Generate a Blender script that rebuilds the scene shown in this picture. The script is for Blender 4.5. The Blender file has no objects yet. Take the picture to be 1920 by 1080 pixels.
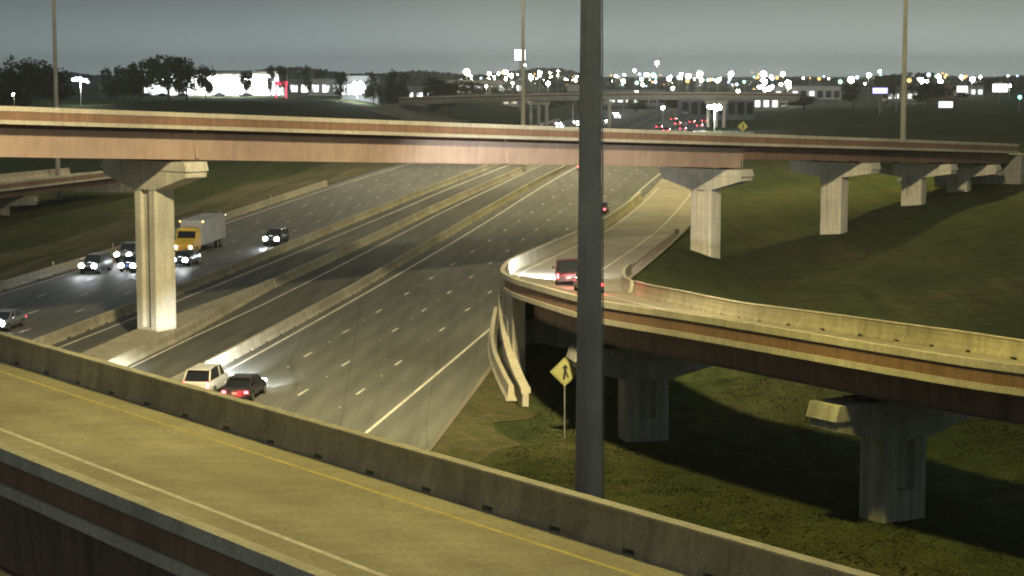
import bpy, bmesh, math, random
from mathutils import Vector
random.seed(7)
sc = bpy.context.scene
# ------------------------------------------------------------------ camera
CH, FPX, HY = 20.82, 3700.0, 135.0
PITCH = math.atan((540 - HY) / FPX)
cam = bpy.data.cameras.new('camera'); camo = bpy.data.objects.new('camera', cam)
sc.collection.objects.link(camo)
cam.sensor_width = 36.0; cam.lens = 36.0 * FPX / 1920.0
cam.clip_start = 0.5; cam.clip_end = 20000
camo.location = (0, 0, CH); camo.rotation_euler = (math.pi / 2 - PITCH, 0, 0)
sc.camera = camo
# ------------------------------------------------------------------ sky, sun, exposure
w = bpy.data.worlds.new('World'); sc.world = w; w.use_nodes = True
nt = w.node_tree; N = nt.nodes; Lk = nt.links; N.clear()
wout = N.new('ShaderNodeOutputWorld'); bg = N.new('ShaderNodeBackground'); bg2 = N.new('ShaderNodeBackground')
add = N.new('ShaderNodeAddShader')
tc = N.new('ShaderNodeTexCoord'); sep = N.new('ShaderNodeSeparateXYZ')
Lk.new(tc.outputs['Generated'], sep.inputs[0])
ramp = N.new('ShaderNodeValToRGB'); e = ramp.color_ramp.elements
e[0].position = 0.0; e[0].color = (.54, .615, .575, 1)
e[1].position = 1.0; e[1].color = (.15, .165, .165, 1)
x = e.new(.04); x.color = (.212, .245, .222, 1)
x = e.new(.25); x.color = (.17, .195, .188, 1)
Lk.new(sep.outputs[2], ramp.inputs[0])
nz = N.new('ShaderNodeTexNoise'); nz.inputs['Scale'].default_value = 5.0; nz.inputs['Detail'].default_value = 4
mp = N.new('ShaderNodeMapping'); mp.inputs['Scale'].default_value = (1, 1, 3)
Lk.new(tc.outputs['Generated'], mp.inputs[0]); Lk.new(mp.outputs[0], nz.inputs['Vector'])
mr = N.new('ShaderNodeMapRange'); mr.inputs[1].default_value = .25; mr.inputs[2].default_value = .75
mr.inputs[3].default_value = .92; mr.inputs[4].default_value = 1.08
Lk.new(nz.outputs['Fac'], mr.inputs[0])
mul = N.new('ShaderNodeVectorMath'); mul.operation = 'SCALE'
Lk.new(ramp.outputs[0], mul.inputs[0]); Lk.new(mr.outputs[0], mul.inputs['Scale'])
gx = N.new('ShaderNodeValToRGB'); ge = gx.color_ramp.elements          # city glow is stronger to the east (right)
ge[0].position = .36; ge[0].color = (.63, .69, .77, 1); ge[1].position = .62; ge[1].color = (1.18, 1.18, 1.18, 1)
gm_ = N.new('ShaderNodeMapRange'); gm_.inputs[1].default_value = -1; gm_.inputs[2].default_value = 1; Lk.new(sep.outputs[0], gm_.inputs[0]); Lk.new(gm_.outputs[0], gx.inputs[0])
mul2 = N.new('ShaderNodeVectorMath'); mul2.operation = 'MULTIPLY'; Lk.new(mul.outputs[0], mul2.inputs[0]); Lk.new(gx.outputs[0], mul2.inputs[1])
Lk.new(mul2.outputs[0], bg.inputs[0]); bg.inputs[1].default_value = 0.91
sky = N.new('ShaderNodeTexSky'); sky.sky_type = 'NISHITA'; sky.sun_disc = False
sky.sun_elevation = math.radians(-4); sky.sun_rotation = math.radians(70)
Lk.new(sky.outputs[0], bg2.inputs[0]); bg2.inputs[1].default_value = 0.05
Lk.new(bg.outputs[0], add.inputs[0]); Lk.new(bg2.outputs[0], add.inputs[1]); Lk.new(add.outputs[0], wout.inputs[0])
sd = bpy.data.lights.new('sun', 'SUN'); sd.energy = 0.10; sd.angle = math.radians(70); sd.color = (1, .80, .45)
so = bpy.data.objects.new('sun', sd); sc.collection.objects.link(so)
so.rotation_euler = (math.radians(12), math.radians(-6), 0); so.location = (0, 0, 300)
sc.view_settings.view_transform = 'Standard'; sc.view_settings.look = 'None'
sc.view_settings.exposure = 0.0; sc.view_settings.gamma = 1.0
sc.cycles.use_denoising = True; sc.cycles.pixel_filter_type = 'BLACKMAN_HARRIS'; sc.cycles.filter_width = 2.0
try: sc.cycles.denoiser = 'OPENIMAGEDENOISE'
except Exception: pass
sc.cycles.max_bounces = 5; sc.cycles.diffuse_bounces = 2; sc.cycles.glossy_bounces = 2
sc.cycles.transmission_bounces = 2; sc.cycles.volume_bounces = 0
sc.cycles.sample_clamp_indirect = 4.0
sc.cycles.caustics_reflective = False; sc.cycles.caustics_refractive = False

HAZE = 1.7e-4
HPS = (1.0, .82, .22)      # yellow high-mast lamps
HPS2 = (1.0, .84, .52)

# ------------------------------------------------------------------ road alignment
RH, RX, RY, RK, RG, RV = .149, -16.82, 130.9, -.052e-3, .01, .419e-4
def zr(s):
    if s < -60: return RG * -60 + RV * 3600 + (RG - 2 * RV * 60) * (s + 60) * .3
    if s < 150: return RG * s + RV * s * s
    return RG * 150 + RV * 22500 + (RG + RV * 300) * 80 * (1 - math.exp(-(s - 150) / 80))
def ctr(s):
    th = RH + RK * s
    return RX + (-math.cos(th) + math.cos(RH)) / RK, RY + (math.sin(th) - math.sin(RH)) / RK, th
def W(s, n, dz=0.0):
    cx, cy, th = ctr(s)
    return Vector((cx + n * math.cos(th), cy - n * math.sin(th), zr(s) + dz))
def SN(x, y):
    s = (x - RX) * math.sin(RH) + (y - RY) * math.cos(RH)
    for _ in range(3):
        cx, cy, th = ctr(s); s += (x - cx) * math.sin(th) + (y - cy) * math.cos(th)
    cx, cy, th = ctr(s)
    return s, (x - cx) * math.cos(th) - (y - cy) * math.sin(th)
CP, SP = math.cos(PITCH), math.sin(PITCH)
def at_y(px, py, Y):
    a = (px - 960) / FPX; b = -(py - 540) / FPX
    d = Vector((a, CP + b * SP, -SP + b * CP))
    return Vector((0, 0, CH)) + d * (Y / d.y)
def sst(a, b, v):
    t = max(0., min(1., (v - a) / (b - a))); return t * t * (3 - 2 * t)

# ------------------------------------------------------------------ ramp path (left edge of the deck, direction of travel)
RPTS = [(52, 51, 8.2), (41, 60.5, 8.25), (30.5, 70, 8.2), (20.71, 79, 8.10), (17.3, 83.3, 8.12), (13.17, 89.5, 8.12), (9.12, 98.5, 7.78), (5.3, 107, 7.42),
        (3.81, 112, 7.22), (1.97, 121, 6.78), (.87, 128, 6.35), (.05, 137, 5.75), (-.40, 147, 5.15), (.15, 158, 4.85),
        (1.82, 170, 4.45), (3.98, 184, 4.05), (6.8, 202, 3.55), (11.7, 234, 2.85), (18.82, 284, 2.70),
        (26, 334, 3.45), (41, 434, 4.4), (56, 534, 4.95)]
def catmull(P, step=2.0):
    P = [Vector(p) for p in P]; out = []
    for i in range(len(P) - 1):
        p0 = P[max(i - 1, 0)]; p1 = P[i]; p2 = P[i + 1]; p3 = P[min(i + 2, len(P) - 1)]
        # centripetal-ish tangents
        d1 = (p2 - p1).length
        m1 = (p2 - p0) / max((p2 - p1).length + (p1 - p0).length, 1e-6) * d1 if i > 0 else (p2 - p1)
        m2 = (p3 - p1) / max((p3 - p2).length + (p2 - p1).length, 1e-6) * d1 if i < len(P) - 2 else (p2 - p1)
        n = max(1, int(d1 / step))
        for k in range(n):
            t = k / n
            out.append((2*t**3-3*t*t+1)*p1 + (t**3-2*t*t+t)*m1 + (-2*t**3+3*t*t)*p2 + (t**3-t*t)*m2)
    out.append(P[-1]); return out
def frames(pts):
    F = []
    for i, p in enumerate(pts):
        d = pts[min(i + 1, len(pts) - 1)] - pts[max(i - 1, 0)]; d.z = 0; d.normalize()
        F.append((p, Vector((d.y, -d.x, 0)), d))          # point, right normal, heading
    return F
RW = 8.6                      # clear width of the ramp
RFR = frames(catmull(RPTS))
def cross(u):                 # cross fall of the ramp: banked on the curve, flat at the merge
    return -.052 * (1 - sst(170, 250, u)) - .005
ABUT_Y = 137.0                # beyond this the ramp stands on fill
# ------------------------------------------------------------------ ground height
RFILL = [(p.x, p.y, p.z, n, d) for p, n, d in RFR if p.y > ABUT_Y - 1][::2]
def zg(x, y):
    s, n = SN(x, y)
    z = zr(s) - .12
    if n < -39:      # west side: verge falls a little, then climbs to the frontage plateau
        z += -.8 * sst(-39, -50, n) * (1 - sst(200, 330, s))
        z += 6.5 * sst(-60, -120, n) * sst(230, 430, s)
        z += 2.0 * sst(-42, -60, n) * sst(260, 420, s)
        z += .25 * math.sin(s * .11) * sst(-42, -55, n)
    if n > 15.5:
        z += 2.9 * sst(28, 62, n) * sst(45, 115, s) + .7 * sst(22, 40, n) * sst(60, 100, s)
        z += -.35 * sst(15.5, 19, n) * (1 - sst(40, 60, s))
        z += 1.1 * sst(26, 42, n) * (1 - sst(-12, 40, s))
        z += .18 * math.sin(x * .21 + y * .07) * sst(18, 30, n)
    # fill that carries the ramp behind its abutment
    if y > ABUT_Y - 4 and 5 < n < 60 and s < 220:
        best = None
        for (px, py, pz, nn, dd) in RFILL:
            q = (x - px) ** 2 + (y - py) ** 2
            if best is None or q < best[0]: best = (q, px, py, pz, nn, dd)
        _, px, py, pz, nn, dd = best
        lat = (x - px) * nn.x + (y - py) * nn.y; lon = (x - px) * dd.x + (y - py) * dd.y
        if lat > -.05:
            base = pz - .05 * max(0., min(lat, RW)) - .16
            zf = base - max(0., lat - RW - 1.2) * .30 - max(0., ABUT_Y + 1 - y) * 3
            z = max(z, zf)
    return z

# ------------------------------------------------------------------ helpers
C = sc.collection
class MB:
    def __init__(self): self.v = []; self.f = []; self.smooth = False
    def add(self, vs, fs):
        b = len(self.v); self.v += [tuple(v) for v in vs]; self.f += [tuple(b + i for i in f) for f in fs]
    def box(self, c, s, rz=0.0, taper=1.0):
        hx, hy, hz = s[0] / 2, s[1] / 2, s[2] / 2; vs = []
        ca, sa = math.cos(rz), math.sin(rz)
        for dz in (-1, 1):
            t = taper if dz > 0 else 1
            for dx, dy in ((-1, -1), (1, -1), (1, 1), (-1, 1)):
                X, Y = dx * hx * t, dy * hy * t
                vs.append((c[0] + X * ca - Y * sa, c[1] + X * sa + Y * ca, c[2] + dz * hz))
        self.add(vs, [(3, 2, 1, 0), (4, 5, 6, 7), (0, 1, 5, 4), (1, 2, 6, 5), (2, 3, 7, 6), (3, 0, 4, 7)])
        return self
    def tube(self, a, b, r0, r1=None, seg=12, caps=True):
        r1 = r0 if r1 is None else r1
        a = Vector(a); b = Vector(b); d = (b - a).normalized()
        u = d.orthogonal().normalized(); v = d.cross(u); vs = []
        for p, r in ((a, r0), (b, r1)):
            for i in range(seg):
                t = 2 * math.pi * i / seg; vs.append(p + u * (r * math.cos(t)) + v * (r * math.sin(t)))
        fs = [(i, (i + 1) % seg, seg + (i + 1) % seg, seg + i) for i in range(seg)]
        if caps: fs += [tuple(reversed(range(seg))), tuple(range(seg, 2 * seg))]
        self.add(vs, fs); return self
    def prism(self, poly, axis_o, ux, uz, uy, y0, y1):
        # polygon (a,b) in the plane ux,uz, pushed along uy from y0 to y1
        n = len(poly); vs = []
        for y in (y0, y1):
            for a, b in poly: vs.append(axis_o + ux * a + uz * b + uy * y)
        fs = [tuple(range(n)), tuple(reversed(range(n, 2 * n)))]
        fs += [(i, n + i, n + (i + 1) % n, (i + 1) % n) for i in range(n)]
        self.add(vs, fs); return self
    def sweep(self, fr, prof, cross=None, closed=True, caps=True, z=0.0):
        # prof: (offset to the right, dz) ring; fr: frames
        n = len(prof); vs = []
        for k, (p, r, d) in enumerate(fr):
            for o, dz in prof:
                c = cross[k] if cross else 0
                vs.append((p.x + r.x * o, p.y + r.y * o, p.z + dz + z + (c * o if cross else 0)))
        fs = []; m = len(fr)
        for k in range(m - 1):
            for i in range(n if closed else n - 1):
                j = (i + 1) % n
                fs.append((k * n + i, k * n + j, (k + 1) * n + j, (k + 1) * n + i))
        if caps and closed: fs += [tuple(reversed(range(n))), tuple(range((m - 1) * n, m * n))]
        self.add(vs, fs); return self
    def mesh(self, name):
        me = bpy.data.meshes.new(name); me.from_pydata(self.v, [], self.f)
        bm = bmesh.new(); bm.from_mesh(me); bmesh.ops.recalc_face_normals(bm, faces=bm.faces); bm.to_mesh(me); bm.free()
        if self.smooth:
            for p in me.polygons: p.use_smooth = True
        me.update(); return me
    def build(self, name, m, parent=None, loc=None):
        o = bpy.data.objects.new(name, self.mesh(name)); C.objects.link(o)
        if m: o.data.materials.append(m)
        if parent: o.parent = parent
        if loc is not None: o.location = loc
        return o
def tag(o, label=None, cat=None, group=None, kind=None):
    if label: o['label'] = label
    if cat: o['category'] = cat
    if group: o['group'] = group
    if kind: o['kind'] = kind
    return o
def empty(name, loc=(0, 0, 0), rz=0.0):
    o = bpy.data.objects.new(name, None); C.objects.link(o); o.location = loc; o.rotation_euler = (0, 0, rz)
    o.empty_display_size = .3; return o
def copy_tree(o, parent=None):
    c = o.copy(); C.objects.link(c); c.parent = parent
    for ch in o.children: copy_tree(ch, c)
    return c
def inst(name, me, m, parent, loc=(0, 0, 0), rot=(0, 0, 0)):
    o = bpy.data.objects.new(name, me); C.objects.link(o); o.parent = parent; o.location = loc; o.rotation_euler = rot
    return o

# ------------------------------------------------------------------ materials
def mat(name, c1, c2=None, rough=.8, scale=1.0, big=.12, metal=0.0, bump=0.0, streak=0.0, stretch=None, spec=.4, grain=.25, rough2=None, crack=0.0, wheel=None, form=0.0):
    m = bpy.data.materials.new(name); m.use_nodes = True; t = m.node_tree; n = t.nodes; l = t.links
    b = n['Principled BSDF']; b.inputs['Roughness'].default_value = rough; b.inputs['Metallic'].default_value = metal
    b.inputs['Specular IOR Level'].default_value = spec
    c2 = c2 or tuple(v * .72 for v in c1)
    tcn = n.new('ShaderNodeTexCoord'); vec = tcn.outputs['Object']
    if stretch:
        mp = n.new('ShaderNodeMapping'); mp.inputs['Rotation'].default_value = (0, 0, stretch[0]); mp.inputs['Scale'].default_value = stretch[1]
        l.new(vec, mp.inputs[0]); svec = mp.outputs[0]
    else: svec = vec
    def noise(v, s, d=4, r=.6):
        q = n.new('ShaderNodeTexNoise'); q.inputs['Scale'].default_value = s; q.inputs['Detail'].default_value = d; q.inputs['Roughness'].default_value = r
        l.new(v, q.inputs['Vector']); return q.outputs['Fac']
    def mrange(v, a, b_, c, d):
        q = n.new('ShaderNodeMapRange'); q.inputs[1].default_value = a; q.inputs[2].default_value = b_; q.inputs[3].default_value = c; q.inputs[4].default_value = d
        l.new(v, q.inputs[0]); return q.outputs[0]
    f1 = mrange(noise(svec, scale, 5), .32, .68, 0, 1)
    mix = n.new('ShaderNodeMix'); mix.data_type = 'RGBA'
    mix.inputs[6].default_value = (*c1, 1); mix.inputs[7].default_value = (*c2, 1); l.new(f1, mix.inputs[0])
    col = mix.outputs[2]
    def scalec(col, fac):
        q = n.new('ShaderNodeVectorMath'); q.operation = 'SCALE'; l.new(col, q.inputs[0]); l.new(fac, q.inputs['Scale']); return q.outputs[0]
    fb = mrange(noise(vec, big, 3), .3, .7, .78, 1.2); col = scalec(col, fb)
    fg = noise(vec, 9.0, 3, .7); col = scalec(col, mrange(fg, .25, .75, 1 - grain, 1 + grain))
    if streak:
        mp2 = n.new('ShaderNodeMapping'); mp2.inputs['Scale'].default_value = (1.6, 1.6, .10); l.new(vec, mp2.inputs[0])
        col = scalec(col, mrange(noise(mp2.outputs[0], 1.3, 5, .7), .35, .62, 1 - streak, 1.05))
    if crack:
        vo = n.new('ShaderNodeTexVoronoi'); vo.feature = 'DISTANCE_TO_EDGE'; vo.inputs['Scale'].default_value = .22
        l.new(svec, vo.inputs['Vector']); col = scalec(col, mrange(vo.outputs['Distance'], 0, .012, 1 - crack, 1))
    def mth(op, a_, b_=None):
        q = n.new('ShaderNodeMath'); q.operation = op
        for i_, v_ in enumerate((a_, b_)):
            if v_ is None: continue
            if isinstance(v_, (int, float)): q.inputs[i_].default_value = v_
            else: l.new(v_, q.inputs[i_])
        return q.outputs[0]
    if wheel:                      # tyre-worn wheel paths running along the lane
        mp3 = n.new('ShaderNodeMapping'); mp3.inputs['Rotation'].default_value = (0, 0, wheel[0]); l.new(vec, mp3.inputs[0])
        sx_ = n.new('ShaderNodeSeparateXYZ'); l.new(mp3.outputs[0], sx_.inputs[0])
        wv_ = mth('SINE', mth('ADD', mth('MULTIPLY', sx_.outputs[0], 2 * math.pi / wheel[1]), wheel[2]))
        col = scalec(col, mrange(wv_, -1, 1, 1 - wheel[3], 1 + wheel[3]))
        mp4 = n.new('ShaderNodeMapping'); mp4.inputs['Rotation'].default_value = (0, 0, wheel[0]); mp4.inputs['Scale'].default_value = (.28, .045, 1); l.new(vec, mp4.inputs[0])
        vo2 = n.new('ShaderNodeTexVoronoi'); vo2.distance = 'CHEBYCHEV'; vo2.inputs['Scale'].default_value = 1.0; l.new(mp4.outputs[0], vo2.inputs['Vector'])
        sc_ = n.new('ShaderNodeSeparateXYZ'); l.new(vo2.outputs['Color'], sc_.inputs[0]); col = scalec(col, mrange(sc_.outputs[0], 0, 1, 1 - wheel[4], 1 + wheel[4]))
    if form:                       # faint formwork joints
        sz_ = n.new('ShaderNodeSeparateXYZ'); l.new(vec, sz_.inputs[0]); fr_ = mth('FRACT', mth('DIVIDE', sz_.outputs[2], 2.4)); col = scalec(col, mrange(fr_, 0, .03, 1 - form, 1))
    l.new(col, b.inputs['Base Color'])
    if rough2 is not None: l.new(mrange(noise(svec, scale * 2.3, 4), .3, .7, rough, rough2), b.inputs['Roughness'])
    if bump:
        bp = n.new('ShaderNodeBump'); bp.inputs['Strength'].default_value = bump; bp.inputs['Distance'].default_value = .05
        l.new(fg, bp.inputs['Height']); l.new(bp.outputs[0], b.inputs['Normal'])
    return m
def grassmat(name):
    m = bpy.data.materials.new(name); m.use_nodes = True; tr_ = m.node_tree; n = tr_.nodes; l = tr_.links; b = n['Principled BSDF']
    b.inputs['Roughness'].default_value = 1.0; b.inputs['Specular IOR Level'].default_value = .05
    tc_ = n.new('ShaderNodeTexCoord')
    def nz_(s, d, r, mp=None):
        q = n.new('ShaderNodeTexNoise'); q.inputs['Scale'].default_value = s; q.inputs['Detail'].default_value = d; q.inputs['Roughness'].default_value = r
        v_ = tc_.outputs['Object']
        if mp:
            k_ = n.new('ShaderNodeMapping'); k_.inputs['Rotation'].default_value = (0, 0, mp[0]); k_.inputs['Scale'].default_value = mp[1]; l.new(v_, k_.inputs[0]); v_ = k_.outputs[0]
        l.new(v_, q.inputs['Vector']); return q.outputs['Fac']
    def rg_(v_, stops):
        q = n.new('ShaderNodeValToRGB'); e_ = q.color_ramp.elements
        e_[0].position, e_[0].color = stops[0][0], (*stops[0][1], 1); e_[1].position, e_[1].color = stops[-1][0], (*stops[-1][1], 1)
        for p_, c_ in stops[1:-1]: x_ = e_.new(p_); x_.color = (*c_, 1)
        l.new(v_, q.inputs[0]); return q.outputs[0]
    c1 = rg_(nz_(.07, 6, .65), [(.30, (.028, .042, .015)), (.48, (.039, .050, .019)), (.62, (.054, .056, .023)), (.78, (.090, .078, .040))])
    def mulf(col, fac, lo, hi):
        r_ = n.new('ShaderNodeMapRange'); r_.inputs[1].default_value = .3; r_.inputs[2].default_value = .7; r_.inputs[3].default_value = lo; r_.inputs[4].default_value = hi; l.new(fac, r_.inputs[0])
        q = n.new('ShaderNodeVectorMath'); q.operation = 'SCALE'; l.new(col, q.inputs[0]); l.new(r_.outputs[0], q.inputs['Scale']); return q.outputs[0]
    c1 = mulf(c1, nz_(.6, 8, .72), .58, 1.42); c1 = mulf(c1, nz_(.5, 3, .5, (RH, (1.3, .05, 1))), .82, 1.18); fine = nz_(5.0, 6, .75); c1 = mulf(c1, fine, .50, 1.50)
    l.new(c1, b.inputs['Base Color'])
    bp = n.new('ShaderNodeBump'); bp.inputs['Strength'].default_value = .6; bp.inputs['Distance'].default_value = .12; l.new(fine, bp.inputs['Height']); l.new(bp.outputs[0], b.inputs['Normal'])
    return m
def emit(name, c, s, base=(.02, .02, .02)):
    m = bpy.data.materials.new(name); m.use_nodes = True; b = m.node_tree.nodes['Principled BSDF']
    b.inputs['Base Color'].default_value = (*base, 1); b.inputs['Emission Color'].default_value = (*c, 1); b.inputs['Emission Strength'].default_value = s
    return m
M = {}
M['conc'] = mat('concrete', (.40, .375, .31), (.31, .29, .235), .85, .8, .15, bump=.25, streak=.28)
M['barrier'] = mat('barrier_concrete', (.40, .37, .275), (.30, .275, .20), .85, .9, .12, bump=.2, streak=.24)
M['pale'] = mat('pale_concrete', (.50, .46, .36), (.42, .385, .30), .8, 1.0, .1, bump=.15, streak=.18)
M['fascia'] = mat('brown_fascia', (.25, .148, .096), (.20, .118, .076), .8, .8, .1, streak=.25)
M['girder'] = mat('painted_steel_girder', (.42, .31, .25), (.385, .28, .222), .55, .5, .1, streak=.12, grain=.1)
M['girder_dark'] = mat('brown_girder', (.23, .145, .11), (.185, .115, .088), .7, .6, .1, streak=.3)
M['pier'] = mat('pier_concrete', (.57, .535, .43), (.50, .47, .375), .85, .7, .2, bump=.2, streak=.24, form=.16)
M['shade_conc'] = mat('shaded_concrete', (.34, .335, .30), (.26, .255, .225), .9, .7, .2, bump=.2, streak=.35, form=.16)  # darker copy of the pier concrete, with shade put into the colour
M['deck'] = mat('bridge_deck', (.36, .33, .235), (.30, .27, .185), .85, .9, .14, bump=.15, stretch=(math.radians(54), (.5, 2.0, 1)), wheel=(math.radians(-36.1), 1.9, .4, .05, .04))
M['rdeck'] = mat('ramp_deck', (.30, .275, .21), (.235, .21, .16), .8, .9, .14, bump=.15)
ST = (RH, (1.4, .035, 1))
M['asphalt'] = mat('asphalt', (.142, .146, .128), (.105, .108, .095), .9, .55, .03, bump=.12, stretch=ST, spec=.15, rough2=.75, grain=.22, crack=.25, wheel=(RH, 1.83, .6, .07, .07))
M['asphalt2'] = mat('managed_lane_asphalt', (.128, .131, .116), (.094, .096, .086), .9, .55, .03, bump=.12, stretch=ST, spec=.15, grain=.2, wheel=(RH, 1.83, 2.0, .07, .06))
M['asphalt_wb'] = mat('westbound_asphalt', (.122, .123, .112), (.086, .087, .080), .75, .55, .03, bump=.1, stretch=ST, spec=.3, rough2=.55, grain=.2, wheel=(RH, 1.83, 1.0, .06, .07))
M['shoulder'] = mat('shoulder_concrete', (.21, .185, .135), (.15, .13, .095), .85, .5, .05, bump=.15, stretch=ST)
M['white'] = mat('white_road_paint', (.72, .69, .60), (.50, .47, .40), .7, 3.0, .4)
M['yellow'] = mat('yellow_road_paint', (.62, .51, .19), (.48, .39, .15), .7, 3.0, .4)
M['grass'] = grassmat('grass_ground')
M['blade'] = mat('grass_blades', (.046, .058, .021), (.066, .066, .028), .95, .35, .07, grain=.4, spec=.03)
M['dirt'] = mat('bare_dirt', (.092, .076, .044), (.040, .050, .019), .95, 1.3, .25, bump=.5, grain=.4, spec=.05)
M['verge'] = mat('worn_verge', (.125, .105, .065), (.055, .060, .026), .95, .5, .06, bump=.4, stretch=(RH, (1.2, .06, 1)), grain=.3, spec=.05)
M['galv'] = mat('weathered_steel_pole', (.38, .365, .32), (.31, .30, .26), .7, 1.2, .2, metal=.1, streak=.15, grain=.1)
M['galv2'] = mat('galvanised_steel', (.34, .34, .33), (.26, .26, .255), .45, 2, .4, metal=.7, grain=.1)
M['black'] = mat('black_paint', (.012, .012, .012), rough=.6, grain=.05)
M['sign'] = mat('yellow_sign', (.30, .295, .12), (.26, .255, .10), .6, 2, .4, grain=.06)
M['slot'] = mat('dark_opening', (.02, .018, .014), rough=1.0)
M['rubber'] = mat('tyre_rubber', (.018, .018, .018), rough=.9, grain=.05)
M['rim'] = mat('wheel_rim', (.35, .35, .36), rough=.35, metal=.8, grain=.05)
M['glass'] = mat('car_glass', (.012, .014, .016), rough=.08, spec=.7, grain=.02)
M['plastic'] = mat('black_plastic', (.03, .03, .03), rough=.6, grain=.05)
M['chrome'] = mat('lamp_housing', (.5, .5, .5), rough=.3, metal=.8, grain=.05)
M['bark'] = mat('bark', (.09, .07, .05), rough=.95)
M['leaf'] = mat('tree_leaves', (.045, .065, .025), (.07, .085, .03), .9, 1.0, .2, spec=.15)
M['leaf2'] = mat('dark_tree_leaves', (.03, .045, .02), (.055, .065, .028), .9, 1.0, .2, spec=.15)
M['plate'] = mat('licence_plate', (.38, .38, .38), rough=.5, grain=.05)
M['build1'] = mat('stucco_wall', (.42, .40, .36), rough=.9, scale=.3)
M['build2'] = mat('grey_wall', (.25, .26, .26), rough=.9, scale=.3)
M['build3'] = mat('brick_wall', (.28, .17, .12), rough=.9, scale=.3)
M['roofm'] = mat('roofing', (.10, .10, .10), rough=.9, scale=.3)
M['head'] = emit('headlamp_lens', (.92, .96, 1.0), 60)
M['headfar'] = emit('far_headlamp_lens', (.95, .97, 1.0), 160)
M['tail'] = emit('tail_lamp_lens', (1.0, .05, .06), 9, (.3, .01, .01))
M['tailb'] = emit('brake_lamp_lens', (1.0, .05, .06), 20, (.3, .01, .01))
M['amber'] = emit('amber_marker_lens', (1, .55, .1), 25)
M['lampw'] = emit('white_lamp', (.95, 1.0, .98), 150)
M['lampy'] = emit('warm_lamp', (1.0, .85, .62), 130)
M['lampb'] = emit('bluish_lamp', (.55, .68, 1.0), 7)
M['lampg'] = emit('green_signal_lens', (.15, 1.0, .75), 40)
M['lampr'] = emit('red_lamp', (1.0, .1, .1), 30)
M['litwall'] = emit('lit_shop_front', (.93, 1.0, 1.0), 2.0, (.8, .8, .8))
_n = M['litwall'].node_tree; _t = _n.nodes.new('ShaderNodeTexCoord'); _z = _n.nodes.new('ShaderNodeTexNoise'); _z.inputs['Scale'].default_value = .55; _z.inputs['Detail'].default_value = 6
_r = _n.nodes.new('ShaderNodeMapRange'); _r.inputs[1].default_value = .36; _r.inputs[2].default_value = .64; _r.inputs[3].default_value = .25; _r.inputs[4].default_value = 4.5
_n.links.new(_t.outputs['Object'], _z.inputs['Vector']); _n.links.new(_z.outputs['Fac'], _r.inputs[0]); _n.links.new(_r.outputs[0], _n.nodes['Principled BSDF'].inputs['Emission Strength'])
M['lampo'] = emit('sodium_lamp', (1.0, .55, .18), 3.0); M['lampgw'] = emit('greenish_lamp', (.55, 1.0, .80), 3.0); M['lampc'] = emit('cool_lamp', (.55, .72, 1.0), 3.5)
M['litwin'] = emit('lit_window', (.95, 1.0, .95), 1.6)
M['litwarm'] = emit('warm_lit_window', (1.0, .85, .6), .9)
M['signw'] = emit('lit_sign_panel', (1, 1, 1), 3.0, (.8, .8, .8))
M['signb'] = emit('lit_blue_sign', (.45, .45, 1.0), 3.0)
M['signr'] = emit('lit_red_sign', (1.0, .08, .15), 1.6)
M['mastlamp'] = emit('high_mast_lens', (1.0, .80, .4), 60)
# ------------------------------------------------------------------ ground
def frange(a, b, st):
    o = []
    while a < b - 1e-6: o.append(a); a += st
    return o
ss = frange(-150, -45, 8) + frange(-45, 190, 3) + frange(190, 420, 8) + frange(420, 900, 25) + frange(900, 2500, 120) + [2500, 3200, 4200, 5200]
ns = [-2500, -1500, -900, -600, -450] + frange(-350, -120, 20) + frange(-120, -40, 5) + [-39.2, -39, -30, -15, 0, 9] + frange(11.4, 16, .45) + frange(16, 70, 1.8) + frange(70, 160, 8) + frange(160, 400, 24) + [400, 600, 900, 1500, 2500]
mb = MB(); vs = []
for s in ss:
    for n in ns:
        p = W(s, n); vs.append((p.x, p.y, zg(p.x, p.y)))
k = len(ns)
mb.add(vs, [(i * k + j, i * k + j + 1, (i + 1) * k + j + 1, (i + 1) * k + j) for i in range(len(ss) - 1) for j in range(k - 1)])
mb.smooth = True
tag(mb.build('ground', M['grass']), kind='structure')

# ------------------------------------------------------------------ roads (sheets) and markings
def road_sheet(name, n0f, n1f, s0, s1, m, dz, step=6):
    mb = MB(); vs = []; S = frange(s0, s1, step) + [s1]
    for s in S:
        a, b = n0f(s), n1f(s)
        for i in range(5): vs.append(W(s, a + (b - a) * i / 4, dz))
    mb.add(vs, [(i * 5 + j, i * 5 + j + 1, (i + 1) * 5 + j + 1, (i + 1) * 5 + j) for i in range(len(S) - 1) for j in range(4)])
    return tag(mb.build(name, m), kind='structure')
def interp(v, xs, ys):
    if v <= xs[0]: return ys[0]
    for i in range(1, len(xs)):
        if v <= xs[i]: return ys[i-1] + (ys[i] - ys[i-1]) * (v - xs[i-1]) / (xs[i] - xs[i-1])
    return ys[-1]
nH = lambda s: interp(s, [-200, 50, 75, 130, 230, 800], [-5.0, -5.05, -5.55, -5.95, -5.4, -5.4])       # barrier beside the main lanes
nM = lambda s: interp(s, [-200, 52, 130, 190, 800], [-13.5, -13.55, -13.5, -12.4, -12.0])                 # median barrier
nWB = lambda s: interp(s, [-200, 110, 190, 800], [-21.1, -20.8, -19.6, -19.2])
nWO = lambda s: interp(s, [-200, 70, 175, 800], [-38.3, -38.1, -38.3, -40])
nSH = lambda s: interp(s, [-60, -20, 11, 22, 40, 160, 240, 800], [15.9, 15.3, 14.0, 13.3, 12.6, 12.9, 13.2, 13.2])
eb = road_sheet('eastbound_road', nH, lambda s: 11.9, -120, 760, M['asphalt'], .02)
sh = road_sheet('shoulder', lambda s: 11.9, nSH, -120, 300, M['asphalt'], .016)
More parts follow.
